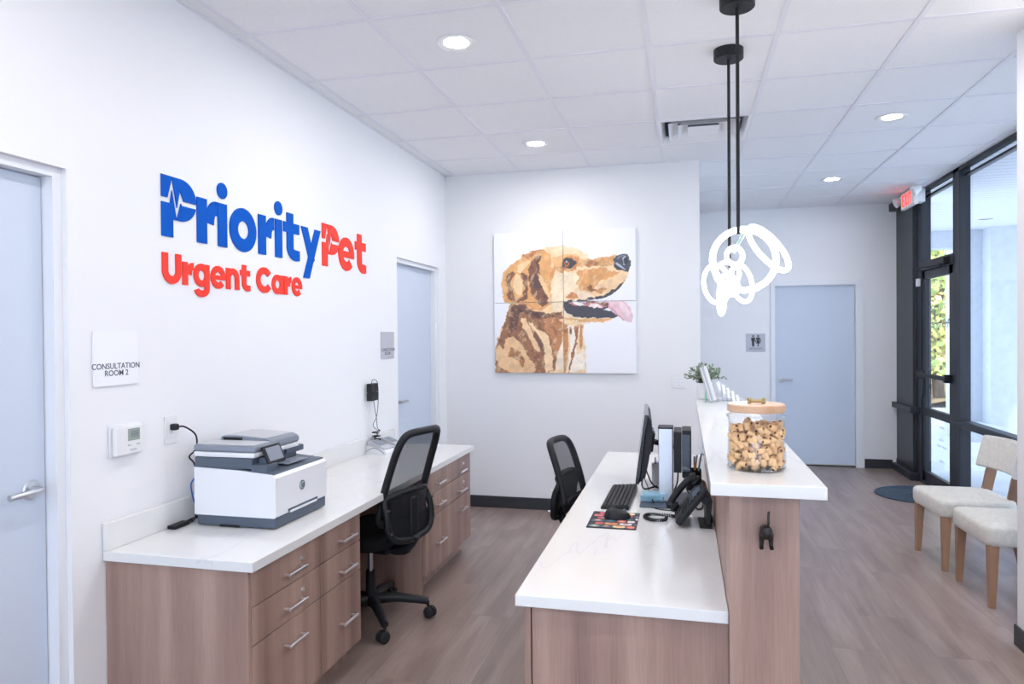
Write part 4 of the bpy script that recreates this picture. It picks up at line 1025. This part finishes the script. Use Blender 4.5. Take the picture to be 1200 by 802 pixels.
# ================================================================== WAITING CHAIRS
def guest_chair(label, x, y, rz=0):
    """local frame: sitter faces -X, width along Y"""
    t = thing('side_chair', label, 'chair', (x, y, 0), rz, 'waiting room chairs')
    P_ = lambda n, mb, m, **k: part(n, mb, m, t, local=True, **k)
    # upholstered seat: trapezoid, domed top
    n = 40; V = []; F = []
    prof = [(0, .345), (.955, .345), (.985, .355), (1.0, .375), (1.0, .425), (.985, .442), (.94, .452), (.7, .462), (.35, .470), (0, .472)]
    for (q_, z) in prof:
        for i in range(n):
            a = 2*pi*i/n; ca, sa = math.cos(a), math.sin(a); e = .22
            rx = .235*(abs(ca)**e)*(1 if ca > 0 else -1); ry = .255*(abs(sa)**e)*(1 if sa > 0 else -1)
            ry *= 1-.10*(rx+.235)/.47
            V.append((rx*q_, ry*q_, z))
    for j in range(len(prof)-1):
        for i in range(n): F.append([j*n+i, j*n+(i+1) % n, (j+1)*n+(i+1) % n, (j+1)*n+i])
    P_('seat', MB().add(V, F), M['fabric'], ang=50)
    for sy in (-1, 1):
        b = MB()
        def taper(x0, y0, w0, x1, y1, w1, z0, z1):
            V = [(x0+a*w0/2, y0+b_*w0/2, z0) for a, b_ in ((-1, -1), (1, -1), (1, 1), (-1, 1))]+[(x1+a*w1/2, y1+b_*w1/2, z1) for a, b_ in ((-1, -1), (1, -1), (1, 1), (-1, 1))]
            return V, [(0, 3, 2, 1), (4, 5, 6, 7), (0, 1, 5, 4), (1, 2, 6, 5), (2, 3, 7, 6), (3, 0, 4, 7)]
        b.add(*taper(-.196, sy*.215, .030, -.188, sy*.208, .050, 0, .352)); P_('leg', b, M['legwood'], ang=20)
        b = MB(); b.add(*taper(.270, sy*.180, .030, .200, sy*.185, .046, 0, .36)); P_('leg', b, M['legwood'], ang=20)
        # back post rises outward and back from the rear rail
        b = MB(); pp = [(.205, .36, .052), (.222, .47, .058), (.245, .58, .062), (.278, .70, .045)]
        for i in range(3):
            (xa, za, wa), (xb, zb2, wb_) = pp[i], pp[i+1]
            Vv = [(xa-wa/2, sy*.165-.014, za), (xa+wa/2, sy*.165-.014, za), (xa+wa/2, sy*.165+.014, za), (xa-wa/2, sy*.165+.014, za), (xb-wb_/2, sy*.165-.014, zb2), (xb+wb_/2, sy*.165-.014, zb2), (xb+wb_/2, sy*.165+.014, zb2), (xb-wb_/2, sy*.165+.014, zb2)]
            b.add(Vv, [(0, 3, 2, 1), (4, 5, 6, 7), (0, 1, 5, 4), (1, 2, 6, 5), (2, 3, 7, 6), (3, 0, 4, 7)])
        P_('back_post', b, M['legwood'], ang=40)
    b = MB(); N = 16
    def sec(u): # curved backrest pad
        y_ = (2*u-1)*.235; return y_, .055*(2*u-1)**2
    pr_ = [(-.018, .600), (-.030, .612), (-.012, .80), (.0, .812), (.018, .812), (.028, .80), (.012, .605), (.002, .596)]
    V = []; F = []
    for i in range(N+1):
        y_, cx_ = sec(i/N)
        for (px, pz) in pr_: V.append((.262+px-cx_+.35*(pz-.6)*.4, y_, pz-.02*0))
    m_ = len(pr_)
    for i in range(N):
        for k in range(m_): F.append([i*m_+k, i*m_+(k+1) % m_, (i+1)*m_+(k+1) % m_, (i+1)*m_+k])
    F.append(list(range(m_))); F.append([N*m_+k for k in range(m_)][::-1])
    P_('backrest', MB().add(V, F), M['fabric'], ang=50)
    return t
guest_chair('cream upholstered chair with wooden legs, farther of the two, nearer the glass door', 1.79, 5.22, R(4))
guest_chair('cream upholstered chair with wooden legs, nearest, partly behind the right wall end', 1.83, 4.60, R(2))

# ================================================================== DESK ITEMS
# monitor on the arm of a compact computer stand
ms_ = thing('monitor', 'black computer monitor turned away, standing on the reception desk', 'monitor', (-.15, 3.62, .75))
X = Matrix.Translation(Vector((-.205, 3.60, .985))-WL[ms_.name]) @ Matrix.Rotation(R(3), 4, 'Z') @ Matrix.Rotation(R(8), 4, 'Y')
part('bezel', MB().box(-.012, .006, -.27, .27, -.165, .165, .004, X=X), M['blackg'], ms_, local=True)
part('screen', MB().box(-.0128, -.0118, -.262, .262, -.150, .158, X=X), M['blackg'], ms_, local=True)
part('rear_housing', MB().prism([(.005, -.16), (.03, -.13), (.036, -.05), (.036, .08), (.02, .14), (.005, .16)], lambda a, b, d: tuple(X @ Vector((a, d, b))), -.25, .25).box(.03, .045, -.07, .07, -.05, .07, .005, X=X), M['black'], ms_, local=True)
part('monitor_arm', MB().tube([X @ Vector((.04, 0, .01)), X @ Vector((.075, 0, .005)), Vector((-.062, 3.50, .975))-WL[ms_.name]], .014, 12).box(.04, .055, -.045, .045, -.04, .055, .004, X=X), M['black'], ms_, local=True)
st = thing('monitor_stand', 'silver monitor stand column with a black compact computer clipped behind it', 'stand', (-.05, 3.43, CZ))
part('base_plate', MB().box(-.20, .015, 3.20, 3.52, CZ+.0005, CZ+.008, .003), M['dkgrey'], st)
part('column', MB().box(-.118, -.052, 3.30, 3.40, CZ+.008, 1.092, .006), M['steel'], st)
part('column_cap', MB().box(-.12, -.050, 3.298, 3.402, 1.090, 1.097, .002), M['black'], st)
pc = thing('mini_computer', 'black compact computer mounted upright on the silver stand', 'computer', (-.02, 3.4, .85))
part('computer_case', MB().box(-.0495, -.014, 3.325, 3.50, .885, 1.075, .003), M['black'], pc)
part('rear_case', MB().box(-.012, .030, 3.34, 3.50, .86, 1.08, .003), M['black'], pc)
b = MB()
for k in range(9): b.box(-.008, .022, 3.3385, 3.341, 1.0-.012*k, 1.004-.012*k)
part('port_panel', MB().box(-.009, .024, 3.3375, 3.3402, .89, 1.06, .001), M['dkgrey'], pc); part('vents', b, M['blackm'], pc)
text('lettering', 'DELL', .016, (.008, 3.3372, .905), FACE_YM, M['ltgrey'], pc, .0004)
wires = MB(); r3 = random.Random(5)
def loop_wire(pts, r_=.0028, lab='black cable looping behind the computer stand', m='black', name='cable'):
    o = part(name, MB().tube(spline(pts, 6), r_, 7), M[m]); tag(o, lab, 'cable'); return o
loop_wire([(-.13, 3.42, .80), (-.19, 3.46, .775), (-.205, 3.50, .80), (-.19, 3.55, .85)], .004, 'black cable drooping from the bottom of the monitor')
loop_wire([(-.19, 3.55, .86), (-.16, 3.5, .80), (-.125, 3.42, .792), (-.10, 3.42, .80)], .0035, 'black cable with a plug running into the silver stand')
loop_wire([(-.205, 3.52, .84), (-.17, 3.38, .80), (-.135, 3.24, .752), (-.12, 3.18, .7495), (.0, 3.15, .7495)], .0022, 'thin black cable lying over the desk toward the phone')
loop_wire([(-.03, 3.42, .88), (-.035, 3.36, .83), (-.055, 3.26, .80), (-.065, 3.22, .765), (-.03, 3.24, .752), (.02, 3.30, .76)], .0035, 'black cable looping at the foot of the silver stand')
loop_wire([(.0, 3.42, .88), (-.0, 3.38, .83), (.02, 3.30, .79), (.05, 3.2, .755), (.075, 3.24, .752), (.08, 3.36, .75)], .0035, 'black cable hanging from the compact computer')
loop_wire([(.03, 3.45, .82), (.06, 3.36, .835), (.095, 3.22, .828), (.105, 3.12, .80), (.085, 3.06, .775)], .003, 'blue network cable arching behind the phone', 'cobalt')
loop_wire([(.085, 3.08, .78), (.105, 3.12, .76), (.108, 3.0, .752), (.09, 2.92, .752), (.105, 2.95, .78), (.095, 3.02, .79)], .0035, 'black cable curled to the right of the phone')
# keyboard
kb = thing('keyboard', 'black computer keyboard on the reception desk', 'keyboard', (-.30, 3.37, CZ), R(0))
kb.rotation_euler.z = R(-1)
part('keyboard_body', MB().prism([(-.062, .002), (.062, .002), (.062, .020), (-.062, .010)], lambda a, b, d: (a, d, b), -.235, .235), M['black'], kb, local=True)
ky = MB()
for r_ in range(6):
    x_ = -.056+.0192*r_
    cols = 22 if r_ != 0 else 22
    for c_ in range(22):
        y_ = -.228+.0208*c_
        if r_ == 0 and 6 < c_ < 13:
            if c_ == 7: y2_ = y_+.0208*6-.003
            else: continue
        else: y2_ = y_+.0178
        z_ = .0105+.0016*r_
        ky.add([(x_, y_, z_), (x_+.0165, y_, z_+.0013), (x_+.0165, y2_, z_+.0013), (x_, y2_, z_), (x_+.002, y_+.002, z_+.0055), (x_+.0145, y_+.002, z_+.0065), (x_+.0145, y2_-.002, z_+.0065), (x_+.002, y2_-.002, z_+.0055)],
            [(4, 5, 6, 7), (0, 1, 5, 4), (1, 2, 6, 5), (2, 3, 7, 6), (3, 0, 4, 7)])
part('keys', ky, M['dkgrey'] if False else M['black'], kb, local=True, smooth=False)
# mouse pad with coloured artwork blobs
mp = thing('mouse_pad', 'mouse pad printed with rows of colourful shapes on the reception desk', 'mouse pad', (-.290, 2.955, CZ), R(0))
part('pad_base', MB().box(-.100, .100, -.130, .130, .0005, .0035, .001, 1), M['blackm'], mp, local=True)
gN = 72; b = MB().grid(lambda u, v: (-.098+.196*u, -.128+.256*v, .0037), gN, gN); o = part('printed_top', b, M['canvas'], mp, local=True, smooth=False)
V = np.array(b.v); c = np.empty((len(V), 4), np.float32); c[:] = (*srgb(30, 30, 38), 1)
pal = [(200, 92, 70), (214, 214, 222), (226, 150, 96), (60, 92, 108), (226, 110, 112), (88, 84, 110), (190, 60, 84), (226, 200, 150), (92, 140, 150)]
r4 = random.Random(11)
for row in range(6):
    yc = -.105+.042*row; x_ = -.09+(row % 2)*.02
    while x_ < .09:
        w_ = r4.uniform(.03, .055); cc = srgb(*r4.choice(pal)); m_ = ((V[:, 0]-x_-w_/2)/(w_/2))**2+((V[:, 1]-yc)/.0165)**4 < 1
        c[m_, :3] = cc; m2_ = m_ & (((V[:, 0]-x_-w_/2)/(w_/4))**2+((V[:, 1]-yc-.004)/.007)**2 < 1); c[m2_, :3] = srgb(*r4.choice(pal)); x_ += w_+.006
a = o.data.color_attributes.new('paint', 'FLOAT_COLOR', 'POINT'); a.data.foreach_set('color', c.ravel())
mo = thing('computer_mouse', 'black computer mouse on the colourful mouse pad', 'mouse', (-.278, 2.985, CZ+.004), R(8))
V = []; F = []; n = 28; m_ = 9
for j in range(m_+1):
    ph = pi/2*j/m_
    for i in range(n):
        a = 2*pi*i/n; rx, ry = .056, .033
        V.append((rx*math.cos(a)*math.cos(ph)**.55 if j < m_ else 0, ry*math.sin(a)*math.cos(ph)**.55*(1-.12*math.cos(a)) if j < m_ else 0, .002+.036*math.sin(ph)*(1-.18*math.cos(a))))
for j in range(m_):
    for i in range(n): F.append([j*n+i, j*n+(i+1) % n, (j+1)*n+(i+1) % n, (j+1)*n+i])
F.append(list(range(n)))
part('mouse_body', MB().add(V, F), M['black'], mo, local=True, ang=80)
part('scroll_wheel', MB().cyl((.030, -.004, .031), (.030, .004, .031), .008, n=16), M['dkgrey'], mo, local=True)
# desk phone: tilted body on a stand, handset on its left, coiled cord
ph = thing('desk_phone', 'black office telephone with handset propped on its stand at the desk', 'telephone', (.02, 2.985, CZ), R(-88))
# local frame: user at -Y, keypad faces -Y and up
T = Matrix.Rotation(R(52), 4, 'X')
X = Matrix.Translation((0, -.045, .008)) @ T
part('phone_body', MB().box(-.095, .095, 0, .185, -.004, .024, .008, X=X), M['black'], ph, local=True)
b = MB()
for r_ in range(4):
    for c_ in range(3): b.box(-.018+.030*c_, .004+.030*c_, .025+.020*r_, .039+.020*r_, .023, .028, .002, X=X)
for r_ in range(7): b.box(.074, .086, .025+.02*r_, .035+.02*r_, .023, .027, .0015, X=X)
part('keypad', b, M['blackm'], ph, local=True)
part('screen', MB().box(-.028, .065, .120, .165, .0238, .0248, X=X), M['dkgrey'], ph, local=True)
hs = MB(); pts = spline([(-.067, .012, .045), (-.067, .035, .062), (-.067, .09, .066), (-.067, .15, .062), (-.067, .178, .045)], 6)
hs.tube([X @ Vector(p) for p in pts], [.022 if (i < 5 or i > len(pts)-6) else .0145 for i in range(len(pts))], 14)
hs.box(-.089, -.045, .0, .045, .026, .048, .010, X=X).box(-.089, -.045, .145, .190, .026, .048, .010, X=X)
part('handset', hs, M['black'], ph, local=True, ang=60)
part('phone_stand', MB().prism([(.06, .0), (.075, .0), (.085, .11), (.062, .13), (.035, .11), (.060, .09)], lambda a, b, d: (d, a, b), -.07, .07).box(-.08, .08, .035, .085, 0, .006, .002), M['black'], ph, local=True)
coil = []
base = spline([(-.11, 3.055, CZ+.006), (-.19, 3.06, CZ+.006), (-.165, 2.985, CZ+.006), (-.10, 2.99, CZ+.006), (-.075, 3.02, CZ+.01)][0:0]+[(-.035, 3.03, CZ+.012), (-.09, 3.06, CZ+.009), (-.150, 3.055, CZ+.009), (-.165, 3.01, CZ+.009), (-.13, 2.965, CZ+.009), (-.085, 2.975, CZ+.009), (-.075, 3.0, CZ+.012)], 60)
for i, p in enumerate(base):
    tg = (base[min(i+1, len(base)-1)]-base[max(i-1, 0)]).normalized(); n1 = Vector((0, 0, 1)); n2 = tg.cross(n1); a = i*.9
    coil.append(p+(n1*math.cos(a)+n2*math.sin(a))*.0058)
tag(part('coiled_cord', MB().tube(coil, .0022, 5), M['black']), 'black coiled telephone cord looping on the desk left of the phone', 'cord')
# sticky notes stack, cups with pens
for k in range(3):
    o = part('note_pad', MB().box(-.052, .052, -.035, .035, 0, .013, .001, 1), M['ltblue'])
    o.location = (-.150+.006*k, 3.33-.012*k, CZ+.0085+.0135*k); o.rotation_euler.z = R((4, -9, 7)[k])
    tag(o, ('light blue note pad at the bottom of the small stack by the stand', 'light blue note pad in the middle of the small stack by the stand', 'light blue note pad on top of the small stack by the stand')[k], 'note pad')
def cup(x, y, r_, h, m, label):
    o = part('pen_cup', MB().lathe([(.001, .001), (r_*.92, .001), (r_, .006), (r_, h), (r_-.003, h), (r_-.003, .008), (.001, .006)], (x, y, CZ), 28), m); tag(o, label, 'cup'); return o
cup(-.130, 3.74, .038, .105, M['ltgrey'], 'light grey cup standing behind the silver stand')
cup(.045, 3.62, .036, .105, M['black'], 'black pen cup standing right of the compact computer')
def pen(p, d, L, m, label):
    d = Vector(d).normalized(); p = Vector(p)
    t = thing('pen', label, 'pen', tuple(p)); part('barrel', MB().tube([p, p+d*L*.8], .0048, 10), M[m], t); part('pen_cap', MB().tube([p+d*L*.8, p+d*L], [.0055, .004], 10), M['ltgrey'], t)
pen((.040, 3.62, CZ+.012), (.12, .0, 1), .165, 'yellow', 'yellow pen in the black pen cup')
pen((.052, 3.60, CZ+.012), (.16, -.05, 1), .180, 'ltblue', 'light blue pen leaning right in the black pen cup')
pen((.036, 3.60, CZ+.012), (-.15, -.05, 1), .150, 'mint', 'green pen leaning left in the black pen cup')
pen((.050, 3.64, CZ+.012), (-.02, .10, 1), .150, 'pink', 'pink pen upright in the black pen cup')
pen((-.122, 3.74, CZ+.012), (.06, .0, 1), .150, 'yellow', 'yellow pencil in the light grey cup')
pen((-.140, 3.735, CZ+.012), (-.08, .02, 1), .125, 'cobalt', 'dark blue pen in the light grey cup')

# ================================================================== TREAT JAR
JX, JY, JZ = .210, 2.232, 1.1205; JR = .084
jar = thing('treat_jar', 'large glass jar of dog treats with a wooden lid on the raised counter', 'jar', (JX, JY, JZ))
pf = [(.001, .001), (JR-.008, .001), (JR, .008), (JR+.001, .030), (JR-.003, .09), (JR-.004, .145), (JR+.001, .158), (JR-.001, .163), (JR-.008, .166), (JR-.008, .172)]
inn = [(r_-.003, z) for r_, z in pf[::-1] if z > .005]+[(.001, .007)]
part('glass_body', MB().lathe(pf+inn, (JX, JY, JZ), 56), M['jar'], jar, ang=60)
part('glass_rim', MB().tube([(JX+(JR+.001)*math.cos(a*pi/24), JY+(JR+.001)*math.sin(a*pi/24), JZ+.160) for a in range(48)], .0022, 8, True), M['jar'], jar)
part('thick_base', MB().lathe([(.001, .0002), (JR-.008, .0002), (JR+.0008, .008), (JR-.002, .0100), (.001, .0100)], (JX, JY, JZ), 56), M['jarbase'], jar)
ld = part('lid', MB().lathe([(.001, .1725), (JR-.003, .1725), (JR-.001, .175), (JR-.001, .193), (JR-.004, .196), (.001, .1965)], (JX, JY, JZ), 56), M['lidwood'], jar)
bn = MB(); cz_ = JZ+.2045
bn.tube([(JX-.017, JY-.012, cz_), (JX+.017, JY-.012, cz_)], [.0052]*2, 12)
for sx in (-1, 1):
    for dz in (-1, 1): bn.lathe([(.0005, -.0062), (.0045, -.0048), (.0064, 0), (.0045, .0048), (.0005, .0062)], (JX+sx*.020, JY-.012, cz_+dz*.0042), 14)
part('bone_knob', bn, M['gold'], ld, ang=60, label='gold bone shaped knob')
def treat_mesh():
    b = MB(); r_, L = .0098, .0128
    prof = [(.0052, -L+.001), (.0088, -L), (r_, -L+.0022), (r_*1.02, 0), (r_, L-.0022), (.0088, L), (.0052, L-.001)]
    n = 16
    prof = [(a*.86, z*.86) for a, z in prof]; L *= .86
    b.lathe(prof, n=n)
    b.f = [f for f in b.f if len(f) <= 4]; b.m = [0]*len(b.f)
    k = len(b.v)
    b.lathe([(.0001, -L+.002), (.0047, -L+.001)], n=n, mi=1); b.lathe([(.0047, L-.001), (.0001, L-.002)], n=n, mi=1)
    b.f = [f for f in b.f]; return b
t0 = part('dog_treat', treat_mesh(), [M['treat'], M['treatin']], ang=50)
GL = 'small tan roll shaped dog treat with dark filling inside the glass jar'
tag(t0, GL, 'dog treat', 'dog treats in the glass jar')
# loose random packing: spheres pushed apart inside the jar
rs = np.random.RandomState(4); NT = 296; RT = .0106; RI = JR-.0045-RT*.86
ang_ = rs.rand(NT)*2*pi; rad_ = RI*np.sqrt(rs.rand(NT)); PT = np.stack([rad_*np.cos(ang_), rad_*np.sin(ang_), .016+.134*rs.rand(NT)], 1)
for it in range(260):
    D = PT[:, None]-PT[None]; L_ = np.sqrt((D**2).sum(-1))+np.eye(NT)
    O_ = np.maximum(0, 2*RT-L_)*(1-np.eye(NT)); PT += (D/L_[..., None]*O_[..., None]*.35).sum(1); PT[:, 2] -= .00012
    rr_ = np.hypot(PT[:, 0], PT[:, 1]); k_ = np.minimum(1, RI/np.maximum(rr_, 1e-6)); PT[:, 0] *= k_; PT[:, 1] *= k_
    PT[:, 2] = np.clip(PT[:, 2], .0205, .154)
spots = [(float(np.hypot(p[0], p[1])), float(np.arctan2(p[1], p[0])), float(p[2])) for p in PT]
for i, (r_, a, z) in enumerate(spots):
    o = t0 if i == 0 else t0.copy()
    if i: COL.objects.link(o)
    o.location = (JX+r_*math.cos(a), JY+r_*math.sin(a), JZ+z)
    if r_ > .045:  # lie tangent to the glass with a random roll about the radial axis
        q_ = Matrix.Rotation(a, 3, 'Z') @ Matrix.Rotation(rnd.uniform(0, pi), 3, 'X') @ Matrix.Rotation(rnd.uniform(-.25, .25), 3, 'Y')
    else: q_ = Matrix.Rotation(rnd.uniform(0, 6), 3, 'Z') @ Matrix.Rotation(rnd.uniform(0, 6), 3, 'X')
    o.rotation_euler = q_.to_euler()

# ================================================================== PLANT, BROCHURES, CARDS ON THE RAISED COUNTER
pl = thing('potted_plant', 'small bushy green plant in a white pot at the far end of the raised counter', 'plant', (.105, 4.54, 1.12))
part('pot', MB().lathe([(.001, .001), (.036, .001), (.040, .004), (.047, .10), (.044, .10), (.040, .085), (.001, .085)], (.118, 4.54, 1.1205), 28), M['plate'], pl)
part('soil', MB().lathe([(.001, .086), (.040, .086)], (.118, 4.54, 1.1205), 24), M['treatin'], pl)
stem = MB(); lf = MB(); r5 = random.Random(9)
for k in range(46):
    a = r5.uniform(0, 2*pi); el = r5.uniform(.05, 1.45); L = r5.uniform(.085, .125)
    d = Vector((math.cos(a)*math.cos(el), math.sin(a)*math.cos(el), math.sin(el)*.75)); p0 = Vector((.118, 4.54, 1.208)); p1 = p0+Vector((0, 0, .035))+d*L
    cpts = spline([p0, p0+Vector((0, 0, .03))+d*L*.35, p1], 4); stem.tube(cpts, .0012, 4)
    for j in range(15):
        p = cpts[min(len(cpts)-1, 2+j*len(cpts)//17)]+Vector([r5.uniform(-.008, .008) for _ in range(3)]); a_ = (d+Vector([r5.uniform(-.9, .9) for _ in range(3)])).normalized(); s_ = r5.uniform(.009, .014)
        b_ = a_.cross(Vector([r5.uniform(-1, 1) for _ in range(3)])).normalized()*s_*.38
        lf.add([p, p+a_*s_+b_, p+a_*2*s_, p+a_*s_-b_], [(0, 1, 2, 3)])
part('stems', stem, M['bark'], pl); part('foliage', lf, M['green'], pl, smooth=False)
bh = thing('brochure_holder', 'clear leaning holder filled with brochures in front of the small plant', 'brochure holder', (.158, 4.345, 1.12), R(0))
X = Matrix.Translation((0, 0, .004)) @ Matrix.Rotation(R(-16), 4, 'Y') @ Matrix.Rotation(R(0), 4, 'Z')
part('acrylic_back', MB().box(.030, .033, -.055, .055, 0, .21, .001, 1, X=X).box(-.055, .045, -.055, .055, -.004, .001), M['jar'], bh, local=True)
cl_ = ['paper', 'paper', 'paper', 'paper', 'plate2', 'ltgrey', 'plate2', 'plate', 'ltgrey', 'plate2']
for k in range(10):
    o = part('brochure', MB().box(-.0018, .0018, -.049, .049, 0, .20+.004*(k % 3)), M[cl_[k]], smooth=False)
    o.matrix_world = Matrix.Translation((.158, 4.345, 1.126)) @ X @ Matrix.Translation((.026-.0045*k, (k % 3)*.002, .0))
    tag(o, 'folded paper brochure standing in the clear holder', 'brochure', 'brochures in the clear holder')
tc = thing('card_holder', 'clear stepped holder full of small white cards beside the brochures', 'card holder', (.265, 4.44, 1.12))
b = MB()
for k in range(5): b.box(.195+.027*k, .197+.027*k, 4.39, 4.49, 1.1205, 1.235-.022*k)
b.box(.190, .335, 4.39, 4.49, 1.1205, 1.1235)
part('acrylic_steps', b, M['jar'], tc, smooth=False)
for k in range(5):
    o = part('card_stack', MB().box(-.0085, .0085, -.045, .045, 0, .055, .0006, 1), M['paper'])
    o.matrix_world = Matrix.Translation((.2085+.027*k, 4.44, 1.192-.0205*k-.012)) @ Matrix.Rotation(R(-10), 4, 'Y')
    tag(o, ('topmost', 'second highest', 'middle', 'second lowest', 'lowest')[k]+' stack of small white cards in the clear stepped holder', 'cards', 'card stacks in the stepped holder')
gc = part('green_display', MB().prism([(.122, 0), (.134, 0), (.128, .115)], lambda a, b, d: (a, d, 1.1205+b), 4.463, 4.47), M['mint']); tag(gc, 'narrow mint green card stand between the pot and the brochures', 'card stand')
